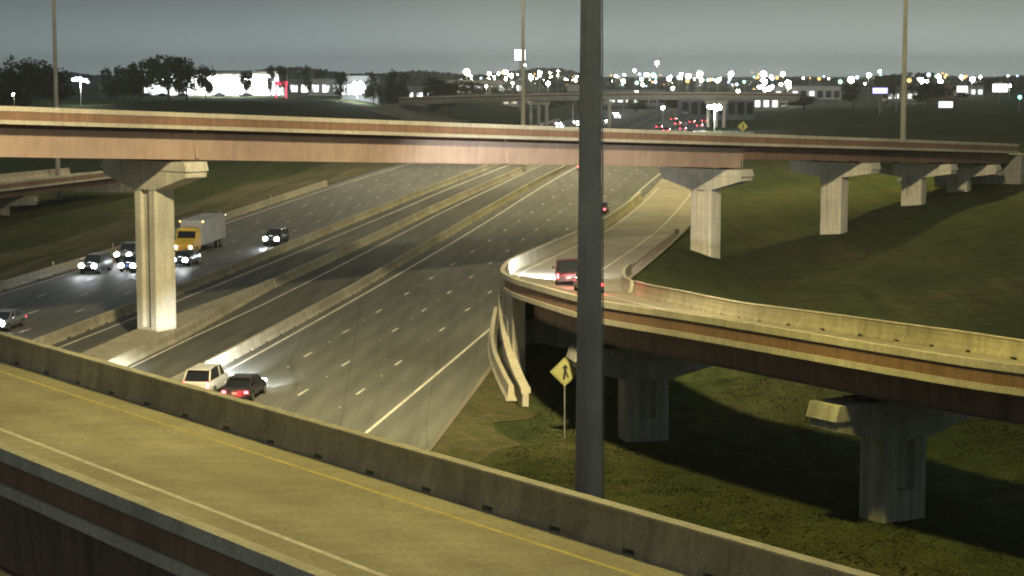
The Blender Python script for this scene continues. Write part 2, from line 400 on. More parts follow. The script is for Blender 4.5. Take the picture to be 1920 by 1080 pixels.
ml = road_sheet('managed_lane_road', nWB, nH, -120, 760, M['asphalt2'], .012)
wb = road_sheet('westbound_road', nWO, nWB, -120, 760, M['asphalt_wb'], .016)
def line(parent, nf, s0, s1, wdt, m, dz=.024, name='edge_line', step=5):
    mb = MB(); S = frange(s0, s1, step) + [s1]; vs = []
    for s in S: vs += [W(s, nf(s) - wdt / 2, dz), W(s, nf(s) + wdt / 2, dz)]
    mb.add(vs, [(2*i, 2*i+1, 2*i+3, 2*i+2) for i in range(len(S) - 1)])
    return mb.build(name, m, parent)
line(eb, lambda s: interp(s, [0, 110, 212, 800], [-3.88, -3.98, -4.25, -4.25]), -60, 700, .22, M['white'])
line(eb, lambda s: interp(s, [-20, 35, 176, 220, 800], [10.75, 11.05, 11.57, 12.1, 12.1]), -60, 262, .22, M['white'])
line(ml, lambda s: interp(s, [0, 20, 40, 100, 130, 176, 800], [-11.0, -11.25, -11.15, -11.8, -12.0, -11.4, -10.9]), -60, 700, .2, M['white'], .018)
line(ml, lambda s: interp(s, [0, 40, 100, 150, 205, 800], [-19.7, -19.42, -19.0, -18.25, -17.6, -17.3]), -60, 700, .2, M['white'], .018)
line(ml, lambda s: nH(s) - .75, -60, 700, .14, M['yellow'], .018)
line(wb, lambda s: interp(s, [40, 66, 175, 800], [-36.98, -36.7, -36.5, -36.5]), -60, 700, .2, M['white'], .022)
line(wb, lambda s: nWB(s) - .75, -60, 700, .16, M['yellow'], .022)
dash = MB(); dash.box((0, 0, .002), (.17, 3.0, .004)); dashme = dash.mesh('lane_dash'); dashme.materials.append(M['white'])
rpm = MB(); rpm.box((0, 0, .011), (.12, .11, .022), 0, .6); rpmme = rpm.mesh('road_reflector'); rpmme.materials.append(M['white'])
def put_dash(parent, s, n, me=dashme, name='lane_dash', dz=.026):
    p = W(s, n, dz); inst(name, me, None, parent, p, (0, 0, -(RH + RK * s)))
for n, off, sh_ in ((-.1, 1.1, 0), (3.62, 2.4, 5), (7.28, 3.2, 5)):
    for j in range(-4, 45):
        s = off + 12.19 * j - (sh_ if j < 2 and n > 0 else 0)
        put_dash(eb, s, n)
        if s < 230: put_dash(eb, s - 6.1, n + .02, rpmme, 'road_reflector')
for n in (-25.65, -29.3, -32.9):
    for j in range(-4, 40):
        put_dash(wb, 31.8 + 12.19 * j + (n * 2 % 3), n, dz=.022)
# shoulder kerb along the near right edge
kb = MB(); kb.sweep([(W(s, nSH(s)), *frames([W(s - .5, nSH(s - .5)), W(s, nSH(s)), W(s + .5, nSH(s + .5))])[1][1:]) for s in frange(-60, 14, 2)], [(0, -.1), (0, .13), (.04, .15), (.30, .15), (.32, -.1)])
tag(kb.build('kerb', M['shoulder']), kind='structure')
# bare worn strip behind the kerb
mb = MB(); vs = []; S = frange(-40, 8, 2); rr = random.Random(3)
for s in S:
    wv = 3.2 + 1.0 * math.sin(s * .7) + rr.uniform(-.6, .6)
    for i in range(6):
        p = W(s, nSH(s) + .34 + wv * i / 5); p.z = zg(p.x, p.y) + .05 if i else W(s, 0).z + .08
        vs.append(p)
mb.add(vs, [(i*6+j, i*6+j+1, (i+1)*6+j+1, (i+1)*6+j) for i in range(len(S)-1) for j in range(5)])
tag(mb.build('bare_verge', M['dirt']), kind='structure')

mb = MB(); vs = []; S = frange(-60, 330, 5); NV = [-39.0, -42, -45, -48, -51, -54]
for s in S:
    for n in NV:
        p = W(s, n); vs.append((p.x, p.y, zg(p.x, p.y) + .06))
mb.add(vs, [(i*6+j, i*6+j+1, (i+1)*6+j+1, (i+1)*6+j) for i in range(len(S)-1) for j in range(5)])
tag(mb.build('worn_verge', M['verge']), kind='structure')
# ------------------------------------------------------------------ concrete barriers with drain slots
def barrier_mesh(fr, h=.85, slot=True, bw=.60, tw=.26, every=3):
    """New-jersey profile; every few frames the foot is cut open for a drain slot."""
    mb = MB()
    full = [(-bw/2, -.05), (-bw/2, .08), (-bw*.32, .28), (-tw/2, h), (tw/2, h), (bw*.32, .28), (bw/2, .08), (bw/2, -.05)]
    open_ = [(-bw*.45, .13), (-bw*.32, .28), (-tw/2, h), (tw/2, h), (bw*.32, .28), (bw*.45, .13)]
    i = 0; n = len(fr)
    if not slot: mb.sweep(fr, full); return mb
    k = 0
    while i < n - 1:
        if k % 2 == 0: j = min(i + every, n - 1); mb.sweep(fr[i:j+1], full)
        else: j = min(i + 1, n - 1); mb.sweep(fr[i:j+1], open_)
        i = j; k += 1
    return mb
def road_fr(nf, s0, s1, st=1.0, dz=0.0):
    return frames([W(s, nf(s), dz) for s in frange(s0, s1, st) + [s1]])
def slot_fr(nf, s0, s1, period, slot):
    S = []; s = s0
    while s < s1:
        S += [s, s + period * .33, s + period * .66, s + period - slot]; s += period
    return frames([W(v, nf(v)) for v in S])
tag(barrier_mesh(slot_fr(nH, -40, 300, 4.2, .7)).build('concrete_barrier', M['barrier']), 'long concrete barrier between the main eastbound lanes and the inner managed lane', 'barrier', 'roadside concrete barriers')
tag(barrier_mesh(road_fr(nM, 52.5, 330, 3), slot=False, bw=.75).build('concrete_barrier', M['barrier']), 'concrete median barrier running on from the tip of the pier island', 'barrier', 'roadside concrete barriers')
tag(barrier_mesh(slot_fr(nWB, -40, 300, 4.2, .7)).build('concrete_barrier', M['barrier']), 'concrete barrier between the westbound lanes and the managed lane', 'barrier', 'roadside concrete barriers')
tag(barrier_mesh(slot_fr(nWO, -20, 174, 4.2, .6)).build('concrete_barrier', M['barrier']), 'outer concrete barrier along the far side of the westbound lanes', 'barrier', 'roadside concrete barriers')
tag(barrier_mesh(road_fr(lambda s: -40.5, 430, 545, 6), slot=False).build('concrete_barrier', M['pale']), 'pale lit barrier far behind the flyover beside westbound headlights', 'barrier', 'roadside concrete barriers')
for s in (62, 80, 100, 121, 146):
    mbp = MB(); p = W(s, nWO(s) - 1.1 + (s % 7) * .05); p.z = zg(p.x, p.y) - .05
    mbp.tube((0, 0, 0), (0, 0, 1.25), .045, .045, 8); mbp.box((0, -.05, 1.05), (.1, .02, .22))
    tag(mbp.build('delineator_post', M['white'], None, p), 'slim white delineator post on the verge beyond the westbound barrier', 'post', 'delineator posts')
# junction box on the median barrier
mbj = MB(); p = W(148.5, nM(148.5)); mbj.box((0, 0, .5), (.55, .6, 1.0), 0, .96); mbj.box((0, 0, 1.03), (.64, .7, .06))
tag(mbj.build('junction_box', M['shade_conc'], None, p), 'dark grey box set into the concrete median barrier', 'box')

# ------------------------------------------------------------------ pier island (raised gore)
isl = MB(); S = frange(-30, 52, 2) + [52.3]
nIR = lambda s: interp(s, [-30, 6, 19, 48, 52.3], [-11.3, -11.55, -11.55, -13.05, -13.25])
nIL = lambda s: interp(s, [-30, 6, 19, 28, 37, 50, 52.3], [-15.0, -15.1, -15.3, -14.95, -14.5, -13.85, -13.8])
vs = []
for s in S:
    a, b = nIL(s), nIR(s)
    for n, dz in ((a - .12, 0), (a, .80), (a + .3, .80), (b - .62, .78), (b - .60, .86), (b - .36, .86), (b - .2, .30), (b, .08), (b, 0)): vs.append(W(s, n, dz))
K = 9
isl.add(vs, [(i*K+j, i*K+j+1, (i+1)*K+j+1, (i+1)*K+j) for i in range(len(S)-1) for j in range(K-1)] + [tuple(range((len(S)-1)*K, len(S)*K)), tuple(reversed(range(K)))])
tag(isl.build('traffic_island', M['barrier']), 'raised tan concrete island that carries the tall left pier', 'traffic island')

# ------------------------------------------------------------------ piers
def pier(loc, rz, base_z, top_z, La, label, group, wide=2.6, thick=1.9, capd=2.3, hb=.28, m=None):
    """Hammerhead pier: X axis along the cap, Y along the bridge."""
    m = m or M['pier']
    r = empty('bridge_pier', (loc[0], loc[1], base_z), rz); tag(r, label, 'pier', group)
    Hc = top_z - base_z - capd; ux, uy, uz = Vector((1, 0, 0)), Vector((0, 1, 0)), Vector((0, 0, 1)); O = Vector((0, 0, 0))
    col = MB(); a, b, c = wide / 2, thick / 2, .10; rw = .52; rd = .32
    plain = [(-a, -b + c), (-a + c, -b), (a - c, -b), (a, -b + c), (a, b - c), (a - c, b), (-a + c, b), (-a, b - c)]
    notch = [(-a, -b + c), (-a + c, -b), (-rw, -b), (-rw + .05, -b + rd), (rw - .05, -b + rd), (rw, -b), (a - c, -b), (a, -b + c),
             (a, b - c), (a - c, b), (rw, b), (rw - .05, b - rd), (-rw + .05, b - rd), (-rw, b), (-a + c, b), (-a, b - c)]
    zb = Hc * hb
    col.prism(plain, O, ux, uy, uz, -1.2, zb); col.prism(notch, O, ux, uy, uz, zb, Hc + .25)
    col.build('column', m, r)
    # cap: tapered lower beam and a slightly wider upper block
    cap = MB(); t2 = thick / 2 + .06
    low = [(-La + .12, Hc + capd - .72), (-La + .12, Hc + capd - 1.15), (-a - .05, Hc), (a + .05, Hc), (La - .12, Hc + capd - 1.15), (La - .12, Hc + capd - .72)]
    cap.prism(low, O, ux, uz, uy, -t2, t2); cap.build('cap_beam', m, r)
    blk = MB(); up = [(-La - .06, Hc + capd - .70), (La + .06, Hc + capd - .70), (La - .16, Hc + capd), (-La + .16, Hc + capd)]
    blk.prism(up, O, ux, uz, uy, -t2 - .08, t2 + .08); blk.build('cap_block', m, r)
    for sx in (-1, 1):
        bx = MB(); bx.box((sx * 2.3, 0, Hc + capd + .09), (.9, .8, .18)); bx.build('bearing', M['plastic'], r)
    return r

# ------------------------------------------------------------------ bridges
def slot_frames(fr, a, slot):
    """Resample frames along the path: two steps of length a, then one slot, over and over."""
    L = [0.0]
    for i in range(1, len(fr)): L.append(L[-1] + (fr[i][0] - fr[i-1][0]).length)
    out = []; d = 0.0; k = 0; i = 0
    while d < L[-1]:
        while L[i+1] < d: i += 1
        u = (d - L[i]) / (L[i+1] - L[i]); p = fr[i][0].lerp(fr[i+1][0], u); n = fr[i][1].lerp(fr[i+1][1], u).normalized(); h_ = fr[i][2].lerp(fr[i+1][2], u).normalized()
        out.append((p, n, h_)); d += slot if k % 3 == 2 else a; k += 1
    out.append(fr[-1]); return out
def bridge_parts(root, fr, width, gird, gm, cr=None, parts=('left', 'right'), lines=None, deckm=None, slotted=True, shade_h=.08):
    """fr runs along the LEFT inner edge at deck level; deck goes to the right by width."""
    cz = cr or [0.0] * len(fr)
    d = MB(); d.sweep(fr, [(-.40, -.001), (width + .40, -.001), (width + .40, -.27), (-.40, -.27)], cz); d.build('deck', deckm or M['deck'], root)
    for side in parts:
        sg = -1 if side == 'left' else 1; o0 = 0 if side == 'left' else width
        def P(l): return [(o0 + sg * o, z) for o, z in l]
        if slotted:
            body = MB(); i = 0; k = 0
            full = P([(0, 0.0), (.02, .10), (.10, .30), (.16, .62), (.16, .90), (.44, .90), (.44, .60), (.36, .60), (.36, 0.0)])
            opn = P([(.05, .12), (.10, .30), (.16, .62), (.16, .90), (.44, .90), (.44, .60), (.36, .60), (.36, .12)])
            while i < len(fr) - 1:
                if k % 2 == 0: j = min(i + 2, len(fr) - 1); body.sweep(fr[i:j+1], full, cz[i:j+1])
                else: j = min(i + 1, len(fr) - 1); body.sweep(fr[i:j+1], opn, cz[i:j+1])
                i = j; k += 1
        else:
            body = MB(); body.sweep(fr, P([(0, 0.0), (.02, .10), (.10, .30), (.16, .62), (.16, .90), (.44, .90), (.44, .60), (.36, .60), (.36, 0.0)]), cz)
        pp = body.build('parapet', M['barrier'], root)
        tr = MB(); tr.sweep(fr, P([(.13, .902), (.13, .955), (.47, .955), (.47, .62), (.442, .62), (.442, .902)]), cz); tr.build('top_rail', M['pale'], pp)
        fa = MB(); fa.sweep(fr, P([(.362, .02), (.362, .60), (.395, .60), (.395, .02)]), cz); fa.build('fascia_panel', M['fascia'], pp)
        se = MB(); se.sweep(fr, P([(.402, .0), (.50, .0), (.50, -.28), (.402, -.28)]), cz); se.build('slab_edge', M['pale'], root)
    for o, wt, wb_, hgt, mm in gird:
        g = MB(); g.sweep(fr, [(o - wt / 2, -.272 - shade_h), (o + wt / 2, -.272 - shade_h), (o + wb_ / 2, -.272 - hgt), (o - wb_ / 2, -.272 - hgt)], cz)
        gb = g.build('girder', mm, root)
        hn = MB(); hn.sweep(fr, [(o - wt / 2 + .4, -.271), (o + wt / 2 - .4, -.271), (o + wt / 2 - .4, -.270 - shade_h), (o - wt / 2 + .4, -.270 - shade_h)], cz); hn.build('shade_strip', M['girder_dark'], gb)  # dark recessed strip added to imitate the shadow below the slab overhang
        fl = MB(); fl.sweep(fr, [(o - wb_ / 2 - .12, -.274 - hgt), (o + wb_ / 2 + .12, -.274 - hgt), (o + wb_ / 2 + .12, -.32 - hgt), (o - wb_ / 2 - .12, -.32 - hgt)], cz); fl.build('flange', mm, gb)
    for o, wl, mm, i0, i1 in (lines or []):
        l = MB(); l.sweep(fr[i0:i1], [(o - wl / 2, .004), (o + wl / 2, .004)], cz[i0:i1], closed=False, caps=False); l.build('edge_line', mm, root)

# --- the flyover that crosses the picture
PLx, PLy = -27.52, 151.70; A0 = math.radians(48); T1 = 70.0; K1 = math.radians(19) / 101
def axis(t):
    if t <= T1: return Vector((PLx + t * math.cos(A0), PLy + t * math.sin(A0))), A0
    u = t - T1; th = A0 + K1 * u
    return Vector((PLx + T1 * math.cos(A0) + (math.sin(th) - math.sin(A0)) / K1, PLy + T1 * math.sin(A0) + (-math.cos(th) + math.cos(A0)) / K1)), th
ztop = lambda t: 17.76 - .0445 * t
FW = 10.1
def fly_fr(t0, t1, st=4.0):
    out = []
    for t in frange(t0, t1, st) + [t1]:
        p, th = axis(t); d = Vector((math.cos(th), math.sin(th), 0)); r = Vector((d.y, -d.x, 0))
        q = p - Vector((r.x, r.y)) * (FW / 2)
        out.append((Vector((q.x, q.y, ztop(t) - .95)), r, d))
    return out
fly = empty('flyover_bridge', (0, 0, 0)); tag(fly, 'long flyover with tan steel girder and brown striped parapet crossing above the highway', 'bridge')
TE = 146.0
bridge_parts(fly, fly_fr(-70, T1 + 2), FW, [(2.3, 2.6, 2.0, 2.25, M['girder']), (FW - 2.3, 2.6, 2.0, 2.25, M['girder'])], M['girder'], slotted=False, shade_h=.30)
fly2 = empty('flyover_bridge', (0, 0, 0)); tag(fly2, 'shallow brown concrete end spans of the flyover above the right grass', 'bridge')
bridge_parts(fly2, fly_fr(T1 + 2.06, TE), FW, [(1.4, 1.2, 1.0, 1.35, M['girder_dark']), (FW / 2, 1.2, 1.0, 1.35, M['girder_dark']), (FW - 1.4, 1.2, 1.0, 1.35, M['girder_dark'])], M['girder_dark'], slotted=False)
# splice plates on the near girder
for t in (1.0, 36.0):
    p, th = axis(t); r = Vector((math.sin(th), -math.cos(th), 0)); q = Vector((p.x, p.y, ztop(t) - 2.35)) + r * (FW / 2 - 2.3 + 1.17)
    mbx = MB(); mbx.box((0, 0, 0), (.30, .06, 2.1)); o = mbx.build('splice_plate', M['girder'], fly, q); o.rotation_euler = (math.radians(-7.6), 0, th)
PGRP = 'hammerhead piers under the flyover'
for t, lab, cd in ((0, 'tall floodlit hammerhead pier standing on the tan island at left', 2.2), (71.2, 'hammerhead pier beside the ramp merge, right of the dark mast', 2.2),
               (97.5, 'hammerhead pier in the grass, second from right-hand ramp merge pier', 1.7), (120, 'short hammerhead pier, second from the flyover abutment', 1.7), (137.5, 'shortest hammerhead pier next to the flyover abutment', 1.7)):
    p, th = axis(t); dep = 3.62 if t < 72 else 2.72
    bz = W(19, 0).z + .78 if t == 0 else zg(p.x, p.y)
    pier((p.x, p.y), th - math.pi / 2, bz, ztop(t) - dep - .05, 5.2, lab, PGRP, capd=cd, hb=.02 if t < 90 else .3)
pier((axis(-58)[0].x, axis(-58)[0].y), A0 - math.pi / 2, zg(*axis(-58)[0]), ztop(-58) - 3.67, 5.2, 'flyover pier beyond the left picture edge', PGRP)
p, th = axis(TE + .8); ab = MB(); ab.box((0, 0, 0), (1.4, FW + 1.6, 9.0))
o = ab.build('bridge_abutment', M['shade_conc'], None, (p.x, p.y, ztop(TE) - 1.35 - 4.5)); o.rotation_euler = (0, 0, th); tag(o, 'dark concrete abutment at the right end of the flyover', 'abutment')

# --- near ramp bridge at the bottom left
d0 = Vector((16.38, -22.5, 0)).normalized()
r0 = Vector((d0.y, -d0.x, 0))                       # right of travel = towards the camera
P0 = Vector((-13.5, 65, 10.15)) - d0 * 40
nfr = []; i = 0; dd = 0.0
while dd < 95:
    for q in (0, 1.35): nfr.append((P0 + d0 * (dd + q), r0, d0))
    dd += 1.35 + 1.35; nfr.append((P0 + d0 * (dd - .42), r0, d0))
nb = empty('near_bridge', (0, 0, 0)); tag(nb, 'yellow-lit single lane bridge deck crossing the lower left corner', 'bridge')
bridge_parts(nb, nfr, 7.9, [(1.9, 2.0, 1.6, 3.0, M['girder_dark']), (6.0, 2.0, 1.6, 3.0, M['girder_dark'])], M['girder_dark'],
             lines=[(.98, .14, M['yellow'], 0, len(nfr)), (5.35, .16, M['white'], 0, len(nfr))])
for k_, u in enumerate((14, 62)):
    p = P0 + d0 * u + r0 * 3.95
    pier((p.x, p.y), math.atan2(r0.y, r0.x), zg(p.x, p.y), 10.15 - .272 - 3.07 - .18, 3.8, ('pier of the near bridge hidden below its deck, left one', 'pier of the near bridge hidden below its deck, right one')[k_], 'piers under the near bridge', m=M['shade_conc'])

# --- the curving ramp
rb = empty('ramp_bridge', (0, 0, 0)); tag(rb, 'curved ramp bridge with brown parapet sweeping in from the right', 'bridge')
iA = next(i for i, (p, n, d) in enumerate(RFR) if p.y > ABUT_Y)
CR = [cross(p.y) for p, n, d in RFR]
iG = next(i for i, (p, n, d) in enumerate(RFR) if p.y > 163)        # right parapet ends, guardrail starts
iE = next(i for i, (p, n, d) in enumerate(RFR) if p.y > 283)        # left parapet ends at the merge
RBF = slot_frames(RFR[:iA + 1], 1.45, .42); RBC = [cross(p.y) for p, n, d in RBF]
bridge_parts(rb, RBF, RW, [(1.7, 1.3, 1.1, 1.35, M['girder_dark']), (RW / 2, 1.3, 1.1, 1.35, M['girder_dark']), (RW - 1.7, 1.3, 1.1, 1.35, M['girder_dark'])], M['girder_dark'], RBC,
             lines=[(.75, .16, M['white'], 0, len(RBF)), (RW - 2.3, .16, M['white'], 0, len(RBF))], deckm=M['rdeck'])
# ramp on fill
rs = MB(); rs.sweep(RFR[iA:], [(-.1, .0), (RW + .8, .0)], CR[iA:], closed=False, caps=False); rs = tag(rs.build('ramp_road', M['rdeck']), kind='structure')
for o_, a_, b_ in ((.75, iA, iE + 12), (RW - 2.3, iA, len(RFR) - 60)):
    l = MB(); l.sweep(RFR[a_:b_], [(o_ - .08, .006), (o_ + .08, .006)], CR[a_:b_], closed=False, caps=False); l.build('edge_line', M['white'], rs)
rw = empty('retaining_wall', (0, 0, 0)); tag(rw, 'concrete parapet and retaining wall along the left side of the ramp', 'wall')
fr = RFR[iA:iE + 1]; cz = CR[iA:iE + 1]
bd = MB(); bd.sweep(fr, [(.0, -.02), (-.02, .10), (-.10, .30), (-.16, .62), (-.16, .90), (-.44, .90), (-.44, -.02)], cz); bd.build('parapet', M['barrier'], rw)
tr = MB(); tr.sweep(fr, [(-.13, .902), (-.13, .955), (-.47, .955), (-.47, .62), (-.442, .62), (-.442, .902)], cz); tr.build('top_rail', M['pale'], rw)
wl = MB(); vs = []
for p, n, d in fr:
    zb = zr(SN(p.x, p.y)[0]) - .4
    for o_, z_ in ((-.40, p.z - .022), (-.40, min(zb, p.z - .1)), (-.1, min(zb, p.z - .1)), (-.1, p.z - .022)): vs.append((p.x + n.x * o_, p.y + n.y * o_, z_))
wl.add(vs, [(k*4+i, k*4+(i+1) % 4, (k+1)*4+(i+1) % 4, (k+1)*4+i) for k in range(len(fr)-1) for i in range(4)]); wl.build('wall_face', M['conc'], rw)
fr = RFR[iA + 1:iG + 1]; cz = CR[iA + 1:iG + 1]
bd = MB(); bd.sweep(fr, [(RW, -.1), (RW + .02, .10), (RW + .10, .30), (RW + .16, .62), (RW + .16, .90), (RW + .44, .90), (RW + .44, -.1)], cz)
tag(bd.build('concrete_barrier', M['barrier']), 'short barrier at the right side of the ramp where the guardrail starts', 'barrier', 'roadside concrete barriers')
# guardrail right of the ramp
gr = empty('guardrail', (0, 0, 0)); tag(gr, 'steel guardrail on posts curving along the right edge of the ramp', 'guardrail')
iK = next(i for i, (p, n, d) in enumerate(RFR) if p.y > 216)
fr = [(p + n * (RW + .35 + .004 * max(0, k - 14) ** 2 * .2), n, d) for k, (p, n, d) in enumerate(RFR[iG:iK])]; cz = [0] * len(fr)
fr = [(Vector((p.x, p.y, p.z + CR[iG + k] * RW)), n, d) for k, (p, n, d) in enumerate(fr)]
rail = MB(); rail.sweep(fr, [(-.04, .44), (.03, .50), (-.04, .56), (-.04, .60), (.03, .66), (-.04, .74), (-.06, .74), (.01, .66), (-.06, .60), (-.06, .56), (.01, .50), (-.06, .44)]); rail.build('rail', M['galv2'], gr)
pm = MB(); pm.box((0, 0, .2), (.12, .15, 1.2)); pm = pm.mesh('post'); pm.materials.append(M['bark'])
for k in range(0, len(fr), 1): inst('post', pm, None, gr, fr[k][0] + fr[k][1] * .1)
et = MB(); q = fr[-1]; et.box((0, 0, .55), (.5, .9, .5)); o = et.build('end_terminal', M['plastic'], gr, q[0]); o.rotation_euler = (0, 0, math.atan2(q[2].y, q[2].x) - math.pi / 2)
# abutment, wing wall, ground barrier
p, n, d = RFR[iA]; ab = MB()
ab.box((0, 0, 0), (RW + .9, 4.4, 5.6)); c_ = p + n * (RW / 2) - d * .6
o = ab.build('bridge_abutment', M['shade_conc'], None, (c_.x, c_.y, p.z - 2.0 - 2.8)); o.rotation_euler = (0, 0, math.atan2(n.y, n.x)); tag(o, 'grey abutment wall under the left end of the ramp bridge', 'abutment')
ww = empty('wing_wall', (0, 0, 0)); tag(ww, 'pale tapering wing wall dropping from the ramp abutment towards the grass', 'wall')
WWP = [(-.78, 150.5, 3.55), (-.74, 146, 3.25), (-.60, 140, 2.75), (-.35, 135, 2.1), (.05, 130.5, 1.35), (.50, 127, .75), (.85, 124.6, .42)]
wfr = frames(catmull(WWP, 1.0)); face = MB(); vs = []
for p, n, d in wfr:
    for o_, z_ in ((-.22, p.z), (-.22, -.8), (.18, -.8), (.18, p.z)): vs.append((p.x + n.x * o_, p.y + n.y * o_, z_))
face.add(vs, [(k*4+i, k*4+(i+1) % 4, (k+1)*4+(i+1) % 4, (k+1)*4+i) for k in range(len(wfr)-1) for i in range(4)] + [(0, 1, 2, 3), tuple(len(wfr)*4 - 4 + i for i in (3, 2, 1, 0))]); face.build('wall_face', M['conc'], ww)
cop = MB(); cop.sweep(wfr, [(-.34, .0), (-.34, .30), (.26, .30), (.26, .0)]); cop.build('coping', M['pale'], ww)
GB = [(-1.35, 164, .35), (-1.45, 156, .25), (-1.50, 149, .15), (-1.35, 142, .05), (-.95, 135.5, 0), (-.45, 129.5, -.1), (-.05, 125.3, -.15)]
tag(barrier_mesh(frames(catmull(GB, 1.2)), h=.95, slot=False, bw=.7, tw=.3).build('concrete_barrier', M['pale']), 'pale flared barrier end beside the wing wall and the shoulder', 'barrier', 'roadside concrete barriers')
cf = [(p, n, d) for p, n, d in RFR if 131.8 < p.y < ABUT_Y + 2.5]; ck = MB(); vs = []
for p, n, d in cf:
    for o_, z_ in ((-.36, p.z - .29), (-.36, -.9), (.5, -.9), (.5, p.z - .29)): vs.append((p.x + n.x * o_, p.y + n.y * o_, z_))
ck.add(vs, [(k*4+i, k*4+(i+1) % 4, (k+1)*4+(i+1) % 4, (k+1)*4+i) for k in range(len(cf)-1) for i in range(4)] + [(0, 1, 2, 3), tuple(len(cf)*4 - 4 + i for i in (3, 2, 1, 0))]); ck.build('cheek_wall', M['conc'], rw)
# ramp piers
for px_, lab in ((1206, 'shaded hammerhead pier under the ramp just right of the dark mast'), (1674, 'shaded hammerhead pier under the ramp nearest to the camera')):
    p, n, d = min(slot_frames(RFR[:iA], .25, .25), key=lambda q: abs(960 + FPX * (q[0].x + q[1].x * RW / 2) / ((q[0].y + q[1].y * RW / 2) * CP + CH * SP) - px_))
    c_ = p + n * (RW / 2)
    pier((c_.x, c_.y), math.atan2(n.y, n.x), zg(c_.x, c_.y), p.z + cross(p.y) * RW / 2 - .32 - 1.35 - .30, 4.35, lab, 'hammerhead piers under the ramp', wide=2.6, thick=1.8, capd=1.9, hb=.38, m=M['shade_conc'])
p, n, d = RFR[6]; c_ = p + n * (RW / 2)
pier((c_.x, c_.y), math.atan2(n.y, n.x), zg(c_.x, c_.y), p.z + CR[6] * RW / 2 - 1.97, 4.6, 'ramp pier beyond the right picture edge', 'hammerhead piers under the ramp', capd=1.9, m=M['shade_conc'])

# --- frontage bridge at the far left
ff = frames([W(s, -68.0) + Vector((0, 0, 5.6 - zr(s) - .012 * (s - 120))) for s in frange(60, 172, 4)])
fb = empty('frontage_bridge', (0, 0, 0)); tag(fb, 'low dark frontage road bridge behind the westbound lanes at far left', 'bridge')
ffl = slot_frames([(p - n * 9.0, n, d) for p, n, d in ff], 1.45, .42)
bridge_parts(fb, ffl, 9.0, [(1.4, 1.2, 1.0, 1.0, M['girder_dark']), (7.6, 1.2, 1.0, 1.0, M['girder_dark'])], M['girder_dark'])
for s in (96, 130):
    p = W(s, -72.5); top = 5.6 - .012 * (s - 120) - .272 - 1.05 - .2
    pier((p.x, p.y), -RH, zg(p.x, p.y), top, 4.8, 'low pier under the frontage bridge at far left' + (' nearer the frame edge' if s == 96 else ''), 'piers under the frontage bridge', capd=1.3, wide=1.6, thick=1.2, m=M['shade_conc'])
p = W(173, -72.5); ab = MB(); ab.box((0, 0, 0), (11, 2.5, 7.0)); o = ab.build('bridge_abutment', M['shade_conc'], None, (p.x, p.y, 1.4)); o.rotation_euler = (0, 0, -RH); tag(o, 'dark abutment of the frontage bridge left of the tall pier', 'abutment')

# ------------------------------------------------------------------ high masts
def mast(x, y, h, rb_, rt, label, lights, base=None):
    bz = zg(x, y) if base is None else base
    r = empty('high_mast', (x, y, bz)); tag(r, label, 'light mast', 'high-mast light poles')
    pl = MB(); pl.tube((0, 0, 0), (0, 0, h), rb_, rt, 20); pl.build('pole', M['galv'], r)
    ft = MB(); ft.tube((0, 0, -.6), (0, 0, .35), rb_ * 1.9, rb_ * 1.9, 20); ft.build('foundation', M['conc'], r)
    bp = MB(); bp.tube((0, 0, .352), (0, 0, .42), rb_ * 1.6, rb_ * 1.6, 20); bp.build('base_plate', M['galv'], r)
    cd = MB(); cd.tube((rb_ + .03, -.1, .42), (rt + .04, -.1, h * .98), .022, .022, 6); cd.build('conduit', M['galv2'], r)
    rg = MB()
    for k in range(16):
        a, b = 2 * math.pi * k / 16, 2 * math.pi * (k + 1) / 16
        rg.tube((1.0 * math.cos(a), 1.0 * math.sin(a), h - .5), (1.0 * math.cos(b), 1.0 * math.sin(b), h - .5), .05, .05, 6)
    for k in range(4):
        a = math.pi / 2 * k; rg.tube((0, 0, h - .45), (math.cos(a), math.sin(a), h - .5), .03, .03, 6)
    rg.build('lamp_ring', M['galv2'], r)
    for k in range(8):
        a = 2 * math.pi * k / 8; hd = MB(); hd.tube((1.2 * math.cos(a), 1.2 * math.sin(a), h - .45), (1.2 * math.cos(a), 1.2 * math.sin(a), h - .95), .16, .32, 12)
        ho = hd.build('lamp_head', M['galv'], r)
        ln = MB(); ln.tube((1.2 * math.cos(a), 1.2 * math.sin(a), h - .951), (1.2 * math.cos(a), 1.2 * math.sin(a), h - .98), .28, .22, 12); ln.build('lens', M['mastlamp'], ho)
    for k, (tgt, cone, pw, col, blend) in enumerate(lights):
        ld = bpy.data.lights.new('mast_light', 'SPOT'); ld.energy = pw; ld.color = col; ld.spot_size = math.radians(cone); ld.spot_blend = blend; ld.shadow_soft_size = 2.2
        lo = bpy.data.objects.new('mast_light', ld); C.objects.link(lo); lo.parent = r
        p0 = Vector((0, 0, h - 1.4)); 
        if tgt is None: dv = Vector((0, 0, -1))
        else:
            dv = Vector(tgt) - Vector((x, y, bz + h - 1.4)); dv.normalize()
        lo.location = p0 + Vector((dv.x, dv.y, 0)) * 1.3; lo.rotation_euler = dv.to_track_quat('-Z', 'Y').to_euler()
    return r
mast(2.53, 64, 58, .515, .075, 'thick dark steel light mast rising through the picture right of centre',
     [(None, 150, 7.0e4, HPS, .6), ((-14, 172, 9), 66, 4.2e5, (1, .83, .48), .45), ((22, 215, 8), 40, 4.2e5, HPS2, .8), ((12, 108, 5), 66, 1.15e5, HPS, .7), ((-12, 125, 0), 60, .75e5, (1, .87, .50), .8)])
mast(1.9, 345, 46, .40, .16, 'thin light mast in the median passing in front of the square lit sign', [(None, 158, 2.0e5, HPS2, .5)])
mast(55.5, 281, 44, .38, .18, 'light mast behind the right end of the flyover', [(None, 155, 1.5e5, HPS, .5)])
